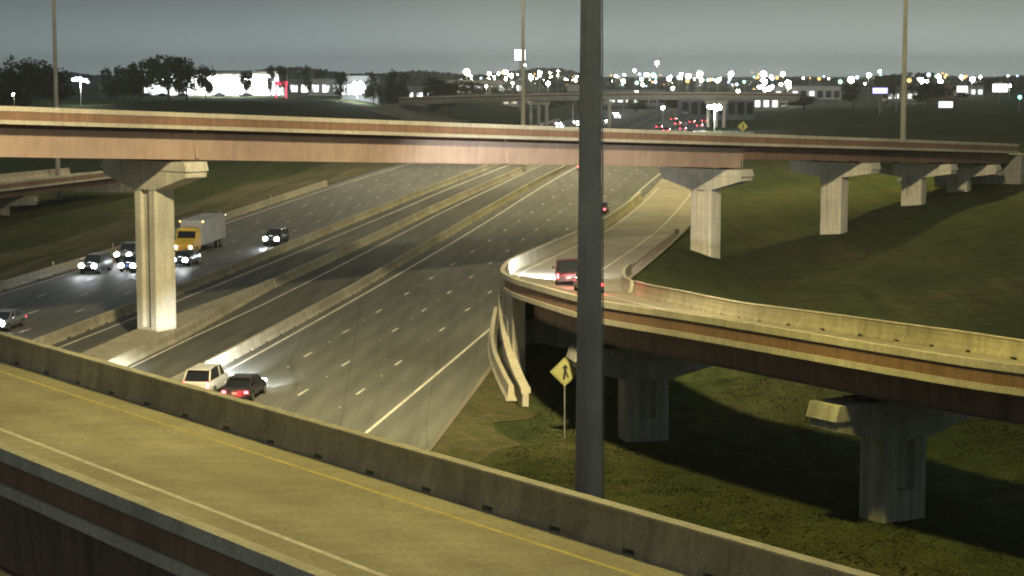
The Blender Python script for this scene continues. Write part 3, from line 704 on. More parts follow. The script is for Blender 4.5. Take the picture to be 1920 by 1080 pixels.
mast(-69, 300, 44, .38, .18, 'light mast behind the flyover near the left picture edge', [(None, 150, .35e5, HPS2, .5)])

# ------------------------------------------------------------------ merge sign
sg = empty('merge_sign', (3.08, 114, zg(3.08, 114)), 0); tag(sg, 'yellow diamond merge sign on a slim post left of the mast', 'road sign')
po = MB(); po.box((0, .05, 1.6), (.07, .07, 3.2)); po.build('post', M['galv2'], sg)
def diamond(sd, y0, y1, zc):
    hd = sd * math.sqrt(2) / 2; m_ = MB(); m_.prism([(-hd, zc), (0, zc - hd), (hd, zc), (0, zc + hd)], Vector((0, 0, 0)), Vector((1, 0, 0)), Vector((0, 0, 1)), Vector((0, 1, 0)), y0, y1); return m_
ZC = 3.98
pb = diamond(1.22, -.012, .012, ZC).build('panel', M['sign'], sg)
bo = MB(); hd = 1.12 * math.sqrt(2) / 2; h2 = hd - .035
O_ = [(-hd, ZC), (0, ZC - hd), (hd, ZC), (0, ZC + hd)]; I_ = [(-h2, ZC), (0, ZC - h2), (h2, ZC), (0, ZC + h2)]
bo.add([(a, -.015, b) for a, b in O_ + I_], [(i, (i + 1) % 4, 4 + (i + 1) % 4, 4 + i) for i in range(4)]); bo.build('border', M['black'], pb)
sy = MB()
def poly(pts, y=-.016): sy.add([(a, y, ZC + b) for a, b in pts], [tuple(range(len(pts)))])
poly([(0.02, .45), (-.17, .20), (-.07, .20), (.11, .20), (.21, .20)]); poly([(-.06, .2), (.10, .2), (.10, -.02), (.0, -.46), (-.13, -.46), (-.06, -.02)], -.0165)
poly([(.02, .02), (.10, .06), (.26, -.34), (.16, -.38)], -.0172); sy.build('merge_arrow', M['black'], pb)

# ------------------------------------------------------------------ vehicles
def ring(hw, z0, z1, rnd=.18):
    h = z1 - z0; return [(-hw * .90, z0), (-hw, z0 + h * rnd), (-hw, z0 + h * .62), (-hw * .93, z1), (hw * .93, z1), (hw, z0 + h * .62), (hw, z0 + h * rnd), (hw * .90, z0)]
def loft(secs):
    mb = MB(); vs = []
    for y, pts in secs: vs += [(a, y, b) for a, b in pts]
    k = len(secs[0][1])
    mb.add(vs, [(i*k+j, i*k+(j+1) % k, (i+1)*k+(j+1) % k, (i+1)*k+j) for i in range(len(secs)-1) for j in range(k)] + [tuple(reversed(range(k))), tuple(range((len(secs)-1)*k, len(secs)*k))])
    return mb
tyre = MB(); tyre.tube((-.11, 0, 0), (.11, 0, 0), .34, .34, 18); tyre_me = tyre.mesh('tyre'); tyre_me.materials.append(M['rubber'])
rimm = MB(); rimm.tube((-.115, 0, 0), (.115, 0, 0), .22, .22, 12); rim_me = rimm.mesh('rim'); rim_me.materials.append(M['rim'])
def vehicle(kind, paint, tail='tail', head='head', name='car', glare=False):
    r = empty(name)
    if kind == 'suv': L, hw, H, belt, hood = 4.85, .97, 1.78, 1.08, 1.08; cab = (-2.30, -1.75, .55, 1.15)
    elif kind == 'pickup': L, hw, H, belt, hood = 5.6, 1.0, 1.86, 1.15, 1.15; cab = (-.85, -.55, .75, 1.35)
    else: L, hw, H, belt, hood = 4.65, .90, 1.45, .93, .93; cab = (-1.85, -1.0, .35, 1.15)
    y0, y1 = -L / 2, L / 2; zb = .28 if kind != 'pickup' else .42
    b = loft([(y0, ring(hw * .90, zb + .18, belt - .12)), (y0 + .10, ring(hw * .97, zb + .04, belt - .03)), (y0 + .5, ring(hw, zb, belt)), (0, ring(hw, zb - .02, belt)), (y1 - 1.35, ring(hw, zb, hood)),
              (y1 - .5, ring(hw * .97, zb, hood - .12)), (y1 - .12, ring(hw * .90, zb + .04, hood - .24)), (y1, ring(hw * .80, zb + .14, hood - .38))])
    b.build('body', paint, r)
    def gr_(hwid, z0, z1): return [(-hwid, z0), (-hwid * .98, z0 + .02), (-hwid * .86, z1 - .05), (-hwid * .78, z1), (hwid * .78, z1), (hwid * .86, z1 - .05), (hwid * .98, z0 + .02), (hwid, z0)]
    g = loft([(cab[0], gr_(hw * .92, belt - .03, belt + .02)), (cab[1], gr_(hw * .93, belt - .03, H - .06)), ((cab[1] + cab[2]) / 2, gr_(hw * .94, belt - .03, H)), (cab[2], gr_(hw * .93, belt - .03, H - .03)), (cab[3], gr_(hw * .90, belt - .03, belt + .02))])
    g.build('windows', M['glass'], r)
    rf = MB(); rf.box((0, (cab[1] + cab[2]) / 2, H - .005), (hw * 1.50, cab[2] - cab[1] + .1, .05), 0, .92)
    rfo = rf.build('roof', paint, r)
    for sx in (-1, 1):
        for pa, pb_ in (((sx * hw * .90, cab[0] + .03, belt), (sx * hw * .79, cab[1], H - .04)), ((sx * hw * .9, cab[3] - .03, belt), (sx * hw * .79, cab[2], H - .03)), ((sx * hw * .925, -.05, belt), (sx * hw * .81, -.08, H - .04))):
            pil = MB(); pil.tube(pa, pb_, .05, .045, 6); pil.build('pillar', paint, r)
        mi = MB(); mi.box((sx * (hw + .12), cab[3] - .35, belt + .08), (.22, .12, .16), 0, .85); mi.build('mirror', paint, r)
        hl = MB(); hl.tube((sx * hw * .68, y1 - .16, .72 if kind == 'sedan' else .86), (sx * hw * .68, y1 + .01, .71 if kind == 'sedan' else .85), .17 if head == 'head' and not glare else .24, .15 if head == 'head' and not glare else .24, 12); hl.build('headlight', M[head], r)
        tl = MB(); tl.box((sx * hw * .80, y0 + .02, belt - .24), (.26 if kind == 'sedan' else .17, .10, .17 if kind == 'sedan' else .38), 0, .9); tl.build('taillight', M[tail], r)
        for yy in (y0 + .95, y1 - .95):
            wv = empty('wheel', (sx * (hw - .10), yy, .34)); wv.parent = r
            inst('tyre', tyre_me, None, wv); inst('rim', rim_me, None, wv)
    if kind == 'pickup':
        bed = MB(); bed.box((0, -1.85, belt + .004), (hw * 1.7, 1.75, .02)); bed.build('bed_cover', M['plastic'], r)
    else:
        sp = MB(); sp.box((0, cab[1] - .05, H - .03), (hw * 1.4, .25, .05)); sp.build('spoiler', paint, rfo)
    bu = MB(); bu.box((0, y0 - .02, zb + .22), (hw * 1.75, .16, .24), 0, .94); bu.build('rear_bumper', paint if kind != 'pickup' else M['plastic'], r)
    fb_ = MB(); fb_.box((0, y1 - .06, zb + .16), (hw * 1.55, .18, .22), 0, .94); fb_.build('front_bumper', M['plastic'], r)
    lp = MB(); lp.box((0, y0 - .11, zb + .42 if kind == 'suv' else zb + .36), (.34, .02, .16)); lp.build('licence_plate', M['plate'], r)
    return r
def headspot(r, L, power, col=(.9, .95, 1.0), cone=46, z=.8, tilt=-3.5, yaw=0.0):
    for sx in (-1, 1):
        ld = bpy.data.lights.new('headlight_beam', 'SPOT'); ld.energy = power; ld.color = col; ld.spot_size = math.radians(cone); ld.spot_blend = .7; ld.shadow_soft_size = .1
        lo = bpy.data.objects.new('headlight_beam', ld); C.objects.link(lo); lo.parent = r; lo.location = (sx * .62, L / 2 + .12, z); lo.rotation_euler = (math.radians(90 + tilt), 0, math.radians(yaw))
def paintm(name, c, rough=.3): return mat(name, c, tuple(v * .9 for v in c), rough, 1, .3, grain=.04, spec=.6)
PW, PK, PG, PR, PS, PB = paintm('white_car_paint', (.60, .60, .58)), paintm('black_car_paint', (.03, .03, .035)), paintm('grey_car_paint', (.07, .073, .076)), paintm('red_car_paint', (.07, .012, .014)), paintm('silver_car_paint', (.14, .145, .15)), paintm('blue_car_paint', (.05, .08, .16))
def place(r, s, n, back=False, dz=.024):
    p = W(s, n, dz); r.location = p; r.rotation_euler = (math.atan(RG + 2 * RV * min(s, 150)) * (-1 if back else 1), 0, -(RH + RK * s) + (math.pi if back else 0)); return r
GN = 'cars near the camera'
v = vehicle('suv', PW, 'tailb', name='white_suv'); place(v, -3.5, -2.65); tag(v, 'white SUV seen from behind just beyond the near parapet', 'car'); headspot(v, 4.85, 30000, cone=50, tilt=-12, yaw=15)
v = vehicle('sedan', PK, 'tailb', name='dark_sedan'); place(v, -5.0, .35); tag(v, 'dark sedan with bright red taillights half hidden by the near parapet', 'car'); headspot(v, 4.65, 2500, tilt=-12)
ld = bpy.data.lights.new('taillight_glow', 'POINT'); ld.energy = 70; ld.color = (1, .04, .05); ld.shadow_soft_size = .15
lo = bpy.data.objects.new('taillight_glow', ld); C.objects.link(lo); lo.parent = v; lo.location = (0, -3.3, .5)
v = vehicle('pickup', PR, 'tailb', name='red_pickup')
i = min(range(iA, iG), key=lambda i: abs(RFR[i][0].y - 150)); p, n, d = RFR[i]; c_ = p + n * 4.7
v.location = (c_.x, c_.y, p.z + CR[i] * 4.7 + .01); v.rotation_euler = (0, -CR[i] * -1, math.atan2(d.y, d.x) - math.pi / 2); tag(v, 'dark red pickup driving up the curved ramp beside the mast', 'car'); headspot(v, 5.6, 15000, cone=100, tilt=-8, yaw=14)
v0 = v
ld = bpy.data.lights.new('taillight_glow', 'POINT'); ld.energy = 90; ld.color = (1, .05, .05); ld.shadow_soft_size = .15
lo = bpy.data.objects.new('taillight_glow', ld); C.objects.link(lo); lo.parent = v; lo.location = (0, -3.9, .7)
v = vehicle('sedan', PG, 'tailb', name='grey_sedan'); place(v, 135, 9.2); tag(v, 'small car with red taillights just right of the mast below the flyover', 'car')
v = vehicle('sedan', PW, 'tail', name='white_sedan'); place(v, 222, -2.2); tag(v, 'tiny white car left of the mast at the flyover shadow line', 'car')
v = vehicle('suv', PG, name='grey_suv', glare=True); place(v, 62.5, -34.6, True); tag(v, 'grey SUV with lit headlights left of the tall pier', 'car'); headspot(v, 4.85, 420, tilt=-6)
sedan_wb = vehicle('sedan', PB, name='blue_sedan', glare=True); place(sedan_wb, 64.3, -31.2, True); tag(sedan_wb, 'car with lit headlights half hidden behind the tall pier', 'car')
v = vehicle('sedan', PK, name='black_sedan', glare=True); place(v, 70, -27.6, True); tag(v, 'dark car with one headlight showing right of the tall pier', 'car'); headspot(v, 4.65, 350, tilt=-6)
v = vehicle('suv', PK, name='black_suv', glare=True); place(v, 91, -23.6, True); tag(v, 'oncoming car with dazzling headlights alone right of the tall pier', 'car'); headspot(v, 4.85, 700, tilt=-6)
v = vehicle('sedan', PS, name='silver_sedan', glare=True); place(v, 23, -27.7, True); tag(v, 'oncoming silver car cut by the left picture edge', 'car'); headspot(v, 4.65, 500, tilt=-6)
v = vehicle('pickup', PS, name='silver_pickup', glare=True); place(v, 73.5, -34.7, True); tag(v, 'pickup with raised lit headlights following the grey SUV beside the tall pier', 'car'); headspot(v, 5.6, 350, tilt=-6)
v = vehicle('sedan', PS, name='silver_sedan'); place(v, -5.5, -8.8); tag(v, 'car in the managed lane hidden by the near parapet, lighting the island wall', 'car'); headspot(v, 4.65, 30000, cone=46, tilt=-20, yaw=24)
v = vehicle('sedan', PG, 'tailb', name='grey_sedan'); i = min(range(iA + 6), key=lambda i: abs(RFR[i][0].y - 139)); p, n, d = RFR[i]; lt_ = (.0392 * p.y - p.x) / (n.x - .0392 * n.y); c_ = p + n * lt_
v.location = (c_.x, c_.y, p.z + CR[i] * lt_ + .01); v.rotation_euler = (0, CR[i], math.atan2(d.y, d.x) - math.pi / 2); tag(v, 'car on the ramp hidden behind the dark mast, its taillights reddening the deck', 'car'); headspot(v, 4.65, 700, cone=60, tilt=-10)
ld = bpy.data.lights.new('taillight_glow', 'POINT'); ld.energy = 300; ld.color = (1, .05, .05); ld.shadow_soft_size = .15
lo = bpy.data.objects.new('taillight_glow', ld); C.objects.link(lo); lo.parent = v; lo.location = (0, -2.6, .8)
# box truck
tk = empty('box_truck'); yel = paintm('yellow_cab_paint', (.62, .40, .05), .45); tag(tk, 'long grey box truck with yellow cab passing behind the tall pier', 'truck')
cb = loft([(2.2, ring(1.15, .6, 2.5)), (2.4, ring(1.2, .5, 2.75)), (3.6, ring(1.2, .5, 2.7)), (4.0, ring(1.18, .5, 1.75)), (4.9, ring(1.12, .5, 1.6)), (5.2, ring(1.0, .55, 1.4))]); cb.build('cab', yel, tk)
wsn = MB(); wsn.add([(-1.0, 3.70, 2.58), (1.0, 3.70, 2.58), (1.0, 4.02, 1.82), (-1.0, 4.02, 1.82)], [(0, 1, 2, 3)]); wsn.build('windscreen', M['glass'], tk)
boxm = mat('ribbed_truck_box', (.42, .42, .40), (.33, .33, .32), .5, 1.0, .3, streak=.2)
bx = MB(); bx.box((0, -2.3, 2.25), (2.5, 8.8, 2.7)); bxo = bx.build('cargo_box', boxm, tk)
for sx in (-1, 1):
    for zz in (1.25, 1.8, 2.4, 3.0):
        rb_ = MB(); rb_.box((sx * 1.265, -2.3, zz), (.03, 8.6, .09)); rb_.build('rub_rail', M['plate'], bxo)
    hl = MB(); hl.tube((sx * .82, 5.05, .95), (sx * .82, 5.24, .95), .15, .14, 12); hl.build('headlight', M['head'], tk)
    for yy in (4.1, -3.8, -5.1):
        wv = empty('wheel', (sx * 1.05, yy, .48)); wv.parent = tk; wv.scale = (1.3, 1.4, 1.4); inst('tyre', tyre_me, None, wv); inst('rim', rim_me, None, wv)
    for yy in (2.0, -6.6):
        am = MB(); am.box((sx * 1.29, yy, 3.45), (.05, .16, .10)); am.build('marker_light', M['amber'] if yy > 0 else M['signw'], tk)
fmk = MB(); fmk.box((0, -2.3, .75), (1.0, 9.4, .25)); fmk.build('chassis', M['plastic'], tk)
rfl = MB(); rfl.box((0, 3.0, 2.80), (1.9, 1.0, .14), 0, .9); rfl.build('roof_fairing', yel, tk)
place(tk, 83, -30.4, True); headspot(tk, 10.4, 500, tilt=-6, z=.95)
# far traffic beyond the flyover
far_wb = vehicle('sedan', PG, 'tail', 'headfar', 'far_car'); far_eb = vehicle('sedan', PK, 'tailb', 'headfar', 'far_car')
rnd = random.Random(11); first = [True, True]
WBS = [(392, -23.5), (418, -34.6), (436, -27.4), (452, -31.0), (461, -23.6), (478, -27.5), (486, -34.8), (505, -31.2), (522, -23.3), (540, -27.5), (566, -31), (590, -23.6), (618, -34.5), (640, -27.4)]
EBS = [(352, 1.8), (371, 5.4), (389, -2.0), (402, 9.0), (420, 1.7), (438, 5.5), (455, -2.1), (470, 9.2), (492, 1.8), (515, 5.4), (530, 9.1), (552, -2), (575, 1.9), (598, 5.5), (622, 9.0)]
for i, (s, n) in enumerate(WBS):
    o = far_wb if i == 0 else copy_tree(far_wb); place(o, s, n, True); tag(o, 'distant oncoming car with white headlights beyond the flyover', 'car', 'distant westbound traffic')
for i, (s, n) in enumerate(EBS):
    o = far_eb if i == 0 else copy_tree(far_eb); place(o, s, n); tag(o, 'distant car with red taillights beyond the flyover', 'car', 'distant eastbound traffic')

# ------------------------------------------------------------------ distant cross-street bridge
cbz = lambda x: 12.6 + .030 * (x + 20) - .00022 * (x + 20) ** 2
cfr = frames([Vector((x, 600 + .10 * x, cbz(x) + .2)) for x in range(-34, 92, 6)])
cbr = empty('cross_street_bridge', (0, 0, 0)); tag(cbr, 'distant plain concrete street bridge crossing the highway beyond the flyover', 'bridge')
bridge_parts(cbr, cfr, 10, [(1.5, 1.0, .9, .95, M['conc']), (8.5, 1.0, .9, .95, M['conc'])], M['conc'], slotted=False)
CPG = 'bents under the distant street bridge'
for k_, (x_, lab) in enumerate(((8, 'distant three-column bent left of the mast under the street bridge'), (27, 'distant bent beside the mast under the street bridge'), (62, 'distant bent right of the mast under the street bridge'))):
    y_ = 595 + .10 * x_; bz = zg(x_, y_); r_ = empty('bridge_bent', (x_, y_, bz)); tag(r_, lab, 'pier', CPG)
    tz = cbz(x_) - .272 - 1.0 - bz - .1
    for q in (-2.4, 0, 2.4):
        cmb = MB(); cmb.tube((q, 0, -.5), (q, 0, tz - .9), .5, .5, 12); cmb.build('column', M['pier'], r_)
    cc = MB(); cc.box((0, 0, tz - .45), (6.8, 1.3, .9)); cc.build('cap_beam', M['pier'], r_)
sl = MB(); vs = []
for i in range(6):
    t = i / 5; vs += [(-34 + 22 * t, 594 - 26 * t * 0, 11.6 - 6.3 * t), (-34 + 22 * t - 9, 560, 10.6 - 5.6 * t)]
sl.add(vs, [(2*i, 2*i+1, 2*i+3, 2*i+2) for i in range(5)]); 
for i in range(len(sl.v)):
    x_, y_, z_ = sl.v[i]; sl.v[i] = (x_, y_, max(z_, zg(x_, y_) + .1))
tag(sl.build('slope_paving', M['shoulder']), kind='structure')

# ------------------------------------------------------------------ trees
def crown_mesh(seed, R, Hh, nleaf=1500, ls=.5):
    rr = random.Random(seed); mb = MB(); cl = []
    for _ in range(16):
        a = rr.uniform(0, 6.28); q = rr.random() ** .5 * R * .75; z = rr.uniform(.15, .95)
        cl.append((math.cos(a) * q, math.sin(a) * q, z * Hh, R * rr.uniform(.25, .45)))
    for _ in range(nleaf):
        cx, cy, cz, cr_ = rr.choice(cl); d = Vector((rr.gauss(0, 1), rr.gauss(0, 1), rr.gauss(0, .8))); d.normalize(); d *= cr_ * rr.uniform(.5, 1.05)
        c = Vector((cx, cy, cz)) + d; u = Vector((rr.gauss(0, 1), rr.gauss(0, 1), rr.gauss(0, 1))).normalized(); v = u.orthogonal().normalized(); s = ls * rr.uniform(.5, 1.2)
        mb.add([c - u * s, c + v * s * .6, c + u * s, c - v * s * .6], [(0, 1, 2, 3)])
    return mb.mesh('crown')
def trunk_mesh(seed, Hh, r):
    rr = random.Random(seed); mb = MB(); mb.tube((0, 0, -.5), (0, 0, Hh * .5), r, r * .6, 8)
    for _ in range(5):
        a = rr.uniform(0, 6.28); mb.tube((0, 0, Hh * rr.uniform(.28, .48)), (math.cos(a) * Hh * .25, math.sin(a) * Hh * .25, Hh * rr.uniform(.6, .8)), r * .4, r * .12, 6)
    return mb.mesh('trunk')
CRW = []
for i in range(4):
    me = crown_mesh(i + 5, 4.2, 6.5, 1700, .42); me.materials.append(M['leaf'] if i % 2 else M['leaf2'])
    tm = trunk_mesh(i, 8.5, .28); tm.materials.append(M['bark']); CRW.append((me, tm))
def tree(x, y, h, wd, k, label):
    me, tm = CRW[k % 4]; r = empty('tree', (x, y, zg(x, y)), random.uniform(0, 6.28)); s = h / 8.5; r.scale = (wd / 9.0, wd / 9.0, s)
    inst('trunk', tm, None, r); inst('crown', me, None, r, (0, 0, 2.0)); tag(r, label, 'tree', 'trees behind the flyover')
def tree_px(px, D, h, wd, k, label): p = at_y(px, 150, D); tree(p.x, p.y, h, wd, k, label)
# ------------------------------------------------------------------ distant lamps, buildings, signs
LH = MB(); LH.box((0, 0, 0), (1.1, .6, .35), 0, .8)
lh_me = {}
for key in ('lampw', 'lampy', 'lampb', 'lampo', 'lampgw', 'lampc'):
    mm = MB()
    
    for a_, b_, ra, rb2 in ((-.55, -.38, .22, .45), (-.38, -.12, .45, .58), (-.12, .12, .58, .58), (.12, .38, .58, .45), (.38, .55, .45, .22)): mm.tube((0, 0, a_), (0, 0, b_), ra, rb2, 12, caps=a_ == -.55 or b_ == .55)
    lh_me[key] = mm.mesh('lamp_head'); lh_me[key].materials.append(M[key])
def lamp(px, py, D, key, big=1.0, label=None, power=0):
    p = at_y(px, py, D); gz = zg(p.x, p.y); hgt = max(p.z - gz, 3.0)
    r = empty('street_lamp', (p.x, p.y, gz)); pl = MB(); pl.tube((0, .6, 0), (0, .6, hgt - .3), .16, .1, 6); pl.tube((0, .6, hgt - .35), (0, 0, hgt - .1), .07, .07, 6); pl.build('pole', M['galv'], r)
    if big < 2.1:
        o = inst('lamp_head', lh_me[key], None, r, (0, 0, hgt)); o.scale = (big, big, big)
    else:                                            # extra lamp heads along one cross arm, spread to imitate a glare blob
        rl = random.Random(int(px)); nh = int(3 + big * 2)
        ar = MB(); ar.box((0, .3, hgt - .3), (big * 1.5, .12, .12)); ar.build('cross_arm', M['galv'], r)
        for k in range(nh):
            o = inst('lamp_head', lh_me[key], None, r, ((k / (nh - 1) - .5) * big * 1.3 + rl.gauss(0, .1), rl.gauss(0, .1), hgt + rl.gauss(0, .12) * big)); q_ = rl.uniform(.5, 1.0); o.scale = (q_, q_, q_)
    tag(r, label or {'lampw': 'small white lamp', 'lampy': 'small warm white lamp', 'lampo': 'small orange lamp', 'lampgw': 'small greenish lamp', 'lampc': 'small bluish lamp', 'lampb': 'small blue lamp'}[key] + ' among the crowded distant city lights', 'street lamp', 'distant city street lamps')
    if power:
        ld = bpy.data.lights.new('lamp_light', 'POINT'); ld.energy = power; ld.color = (.85, .93, 1.0); ld.shadow_soft_size = .6
        lo = bpy.data.objects.new('lamp_light', ld); C.objects.link(lo); lo.parent = r; lo.location = (0, -.2, hgt - 1.2)
LAMPS = [(150, 150, 540, 'lampb', 3.0, 'dazzling bluish floodlight pole between the dark trees at far left', 4e3),
 (85, 130, 560, 'lampw', .7, 'small white lamp on a pole among trees at the left edge', 0), (25, 177, 430, 'lampy', .4, 'low lamp by the small roof at the left edge', 0),
 (670, 160, 640, 'lampw', 3.0, 'bright white floodlight left of the dark roadside trees', 9e3), (470, 150, 655, 'lampw', 2.6, 'white forecourt floodlight above the shop', 1.2e4), (400, 148, 655, 'lampw', 2.4, 'white forecourt floodlight beside the broad dark tree', 1e4),
 (1435, 166, 900, 'lampw', 5.0, 'largest white floodlight right of the mast on the skyline', 2e4), (1340, 200, 560, 'lampw', 2.4, 'brilliant white lamp beside the distant red taillights', 1.5e4),
 (1232, 118, 900, 'lampy', 1.4, 'tall lamp standing highest on the skyline right of the mast', 0), (1190, 132, 980, 'lampy', 1.0, 'tall lamp second highest on the skyline right of the mast', 0),
 (983, 122, 700, 'lampw', .8, 'lamp directly below the square lit sign', 0), (1012, 137, 800, 'lampw', 1.3, 'lamp just right of the square lit sign', 0), (917, 138, 900, 'lampw', 1.1, 'lamp left of the square lit sign', 0),
 (947, 135, 950, 'lampw', 1.3, 'round white lamp between lit roofs left of the sign', 0), (1243, 202, 640, 'lampw', .8, 'lamp above the distant red taillights', 0)]
for a in LAMPS: lamp(*a)
rnd = random.Random(21)
for i in range(185):
    px_ = rnd.choice([rnd.uniform(1140, 1480), rnd.uniform(1140, 1480), rnd.uniform(1480, 1910), rnd.uniform(860, 1090)]); py_ = 140 + abs(rnd.gauss(0, 1)) * 13 + rnd.uniform(-8, 6)
    D = rnd.uniform(800, 1700)
    lamp(px_, min(py_, 190), D, rnd.choice(['lampw', 'lampy', 'lampw', 'lampo', 'lampy', 'lampgw', 'lampo', 'lampc']), rnd.choice([.7, 1.0, 1.3, 1.6, 1.9, 2.05]))
# buildings
def building(x, y, wd, dp, h, wm, win, label, nwin, rz=0.0, lit=.5, name='shop_building', seed=0):
    rr = random.Random(seed); gz = zg(x, y); r = empty(name, (x, y, gz), rz); tag(r, label, 'building', 'distant buildings')
    b = MB(); b.box((0, 0, h / 2 - .5), (wd, dp, h + 1)); wo = b.build('wall', wm, r)
    rf = MB(); rf.box((0, 0, h + .12), (wd + .5, dp + .5, .24)); rf.box((wd * .2, 0, h + .7), (wd * .15, dp * .3, .9)); rf.build('roof', M['roofm'], r)
    for k in range(nwin):
        wx = -wd / 2 + wd * (k + .5) / nwin; f = MB(); f.box((wx, -dp / 2 - .04, h * .45), (wd / nwin * .72, .08, h * .5)); fo = f.build('window', M['roofm'], r)
        q = MB(); q.box((wx, -dp / 2 - .09, h * .45), (wd / nwin * .62, .04, h * .42)); q.build('pane', win if rr.random() < lit else M['glass'], fo)
    return r
# lit petrol station
st = empty('petrol_station', (-101, 662, zg(-101, 662))); tag(st, 'brilliantly lit white petrol station behind the trees at left', 'building')
cn = MB(); cn.box((0, 0, 6.2), (26, 11, 1.1)); cn.build('canopy', M['pale'], st)
ce = MB(); ce.box((0, 0, 5.62), (25.4, 10.4, .04)); ce.build('canopy_light', M['signw'], st)
fcs = MB(); fcs.box((0, -5.55, 6.2), (26, .1, .9)); fcs.build('fascia', M['litwall'], st)
for q in (-10, -3.5, 3.5, 10):
    c2 = MB(); c2.box((q, 0, 2.8), (.5, .5, 5.6)); c2.build('column', M['pale'], st); d2 = MB(); d2.box((q, -1, .95), (1.0, .8, 1.9), 0, .9); d2.build('pump', M['plate'], st)
bw = MB(); bw.box((0, 14, 4.1), (48, 8, 8.4)); bwo = bw.build('wall', M['pale'], st)
for k in range(11):
    q = MB(); q.box((-21.5 + 4.3 * k, 9.95, 3.9), (3.9, .08, 7.0)); q.build('window', M['litwall'], bwo)
rf = MB(); rf.box((0, 14, 8.45), (49, 9, .35)); rf.build('roof', M['roofm'], st)
for k_, (x_, y_, rz_) in enumerate(((-121, 655, 1.4), (-116, 656, 1.6), (-109, 654, 1.5), (-97, 656, 1.2), (-88, 655, 1.7))):
    o = copy_tree(far_eb); o.location = (x_, y_, zg(x_, y_)); o.rotation_euler = (0, 0, rz_); tag(o, ('leftmost', 'second', 'third', 'fourth', 'rightmost')[k_] + ' dark car parked before the petrol station', 'car', 'cars parked at the petrol station')
    for ch in list(o.children):
        if ch.name.startswith(('headlight', 'taillight')): bpy.data.objects.remove(ch)
building(-66, 690, 22, 12, 6, M['build1'], M['litwall'], 'lit pale shop right of the petrol station', 6, 0, 1, seed=1)
building(-50, 655, 12, 10, 8, M['build2'], M['litwall'], 'tall white glowing shop front left of the roadside trees', 7, 0, 1, seed=2)
building(-32, 690, 10, 8, 7, M['build1'], M['litwall'], 'narrow lit building between two dark trees', 3, 0, .8, seed=3)
building(-130, 470, 10, 8, 4, M['build1'], M['litwarm'], 'small house with pale roof at the left edge', 3, .2, .3, seed=4)
rs_ = empty('red_sign', (-74.5, 640, zg(-74.5, 640))); tag(rs_, 'red lit arch sign in front of the lit pale shop', 'sign'); 
q = MB(); q.box((-1.6, 0, 2.4), (.5, .4, 4.8)); q.box((1.6, 0, 2.4), (.5, .4, 4.8)); q.build('post', M['signr'], rs_); q = MB(); q.box((0, 0, 4.9), (4.2, .5, 1.2)); q.build('panel', M['signr'], rs_)
BL = [(-12, 900, 34, 18, 7, 'build1', 'litwin', 'long white lit store left of the square sign', 9, .8), (4, 820, 16, 12, 5, 'build1', 'litwarm', 'small lit shop below the square lit sign', 5, .7), (55, 980, 40, 20, 8, 'build2', 'litwin', 'grey warehouse right behind the mast', 10, .4),
      (72, 700, 26, 12, 9, 'build2', 'litwarm', 'grey hazy block above the distant red taillights', 8, .12), (100, 860, 30, 15, 7, 'build1', 'litwin', 'lit store under the largest floodlight', 8, .8), (140, 960, 36, 15, 7, 'build1', 'litwin', 'long low lit shop on the right skyline', 9, .6),
      (178, 900, 18, 12, 5, 'build1', 'litwin', 'low shop with lit windows in the right meadow edge', 6, .8), (205, 980, 30, 15, 7, 'build3', 'litwarm', 'brick building near the right picture edge', 8, .4), (235, 1040, 22, 12, 6, 'build1', 'litwin', 'pale building cut by the right picture edge', 6, .9)]
for i, (x_, y_, wd, dp, h_, m1, m2, lab, nw, lt) in enumerate(BL): building(x_, y_, wd, dp, h_, M[m1], M[m2], lab, nw, 0, lt, seed=i + 10)
def signpost(px, py, D, wd, hh, m, label, npost=1):
    p = at_y(px, py, D); gz = zg(p.x, p.y); r = empty('roadside_sign', (p.x, p.y, gz)); tag(r, label, 'sign', 'distant signs')
    hz = p.z - gz
    for k in range(npost):
        q = MB(); xx = (k - (npost - 1) / 2) * wd * .5; q.tube((xx, .5, 0), (xx, .5, hz + hh * .3), .25, .22, 8); q.build('post', M['galv'], r)
    f = MB(); f.box((0, .1, hz), (wd + .5, .5, hh + .5)); fo = f.build('frame', M['roofm'], r); q = MB(); q.box((0, -.2, hz), (wd, .1, hh)); q.build('panel', m, fo); return r
signpost(975, 103, 760, 4.2, 4.2, M['signw'], 'square white lit sign on a tall pole behind the thin mast')
signpost(1650, 170, 620, 4.6, 1.7, M['signb'], 'small violet-blue lit sign below the dark billboard')
signpost(1668, 151, 640, 9.5, 2.6, M['roofm'], 'dark unlit billboard on two posts on the right skyline', 2)
signpost(1804, 167, 800, 4.2, 2.4, M['signw'], 'small white lit sign on the right skyline')
signpost(1875, 165, 800, 6.0, 3.2, M['signw'], 'larger white lit sign at the right picture edge')
signpost(1773, 196, 700, 5.0, 2.2, M['litwin'], 'white lit board in the grass at right')
signpost(1085, 165, 610, 7.0, 2.2, M['galv2'], 'highway direction sign seen from behind above the street bridge', 2)
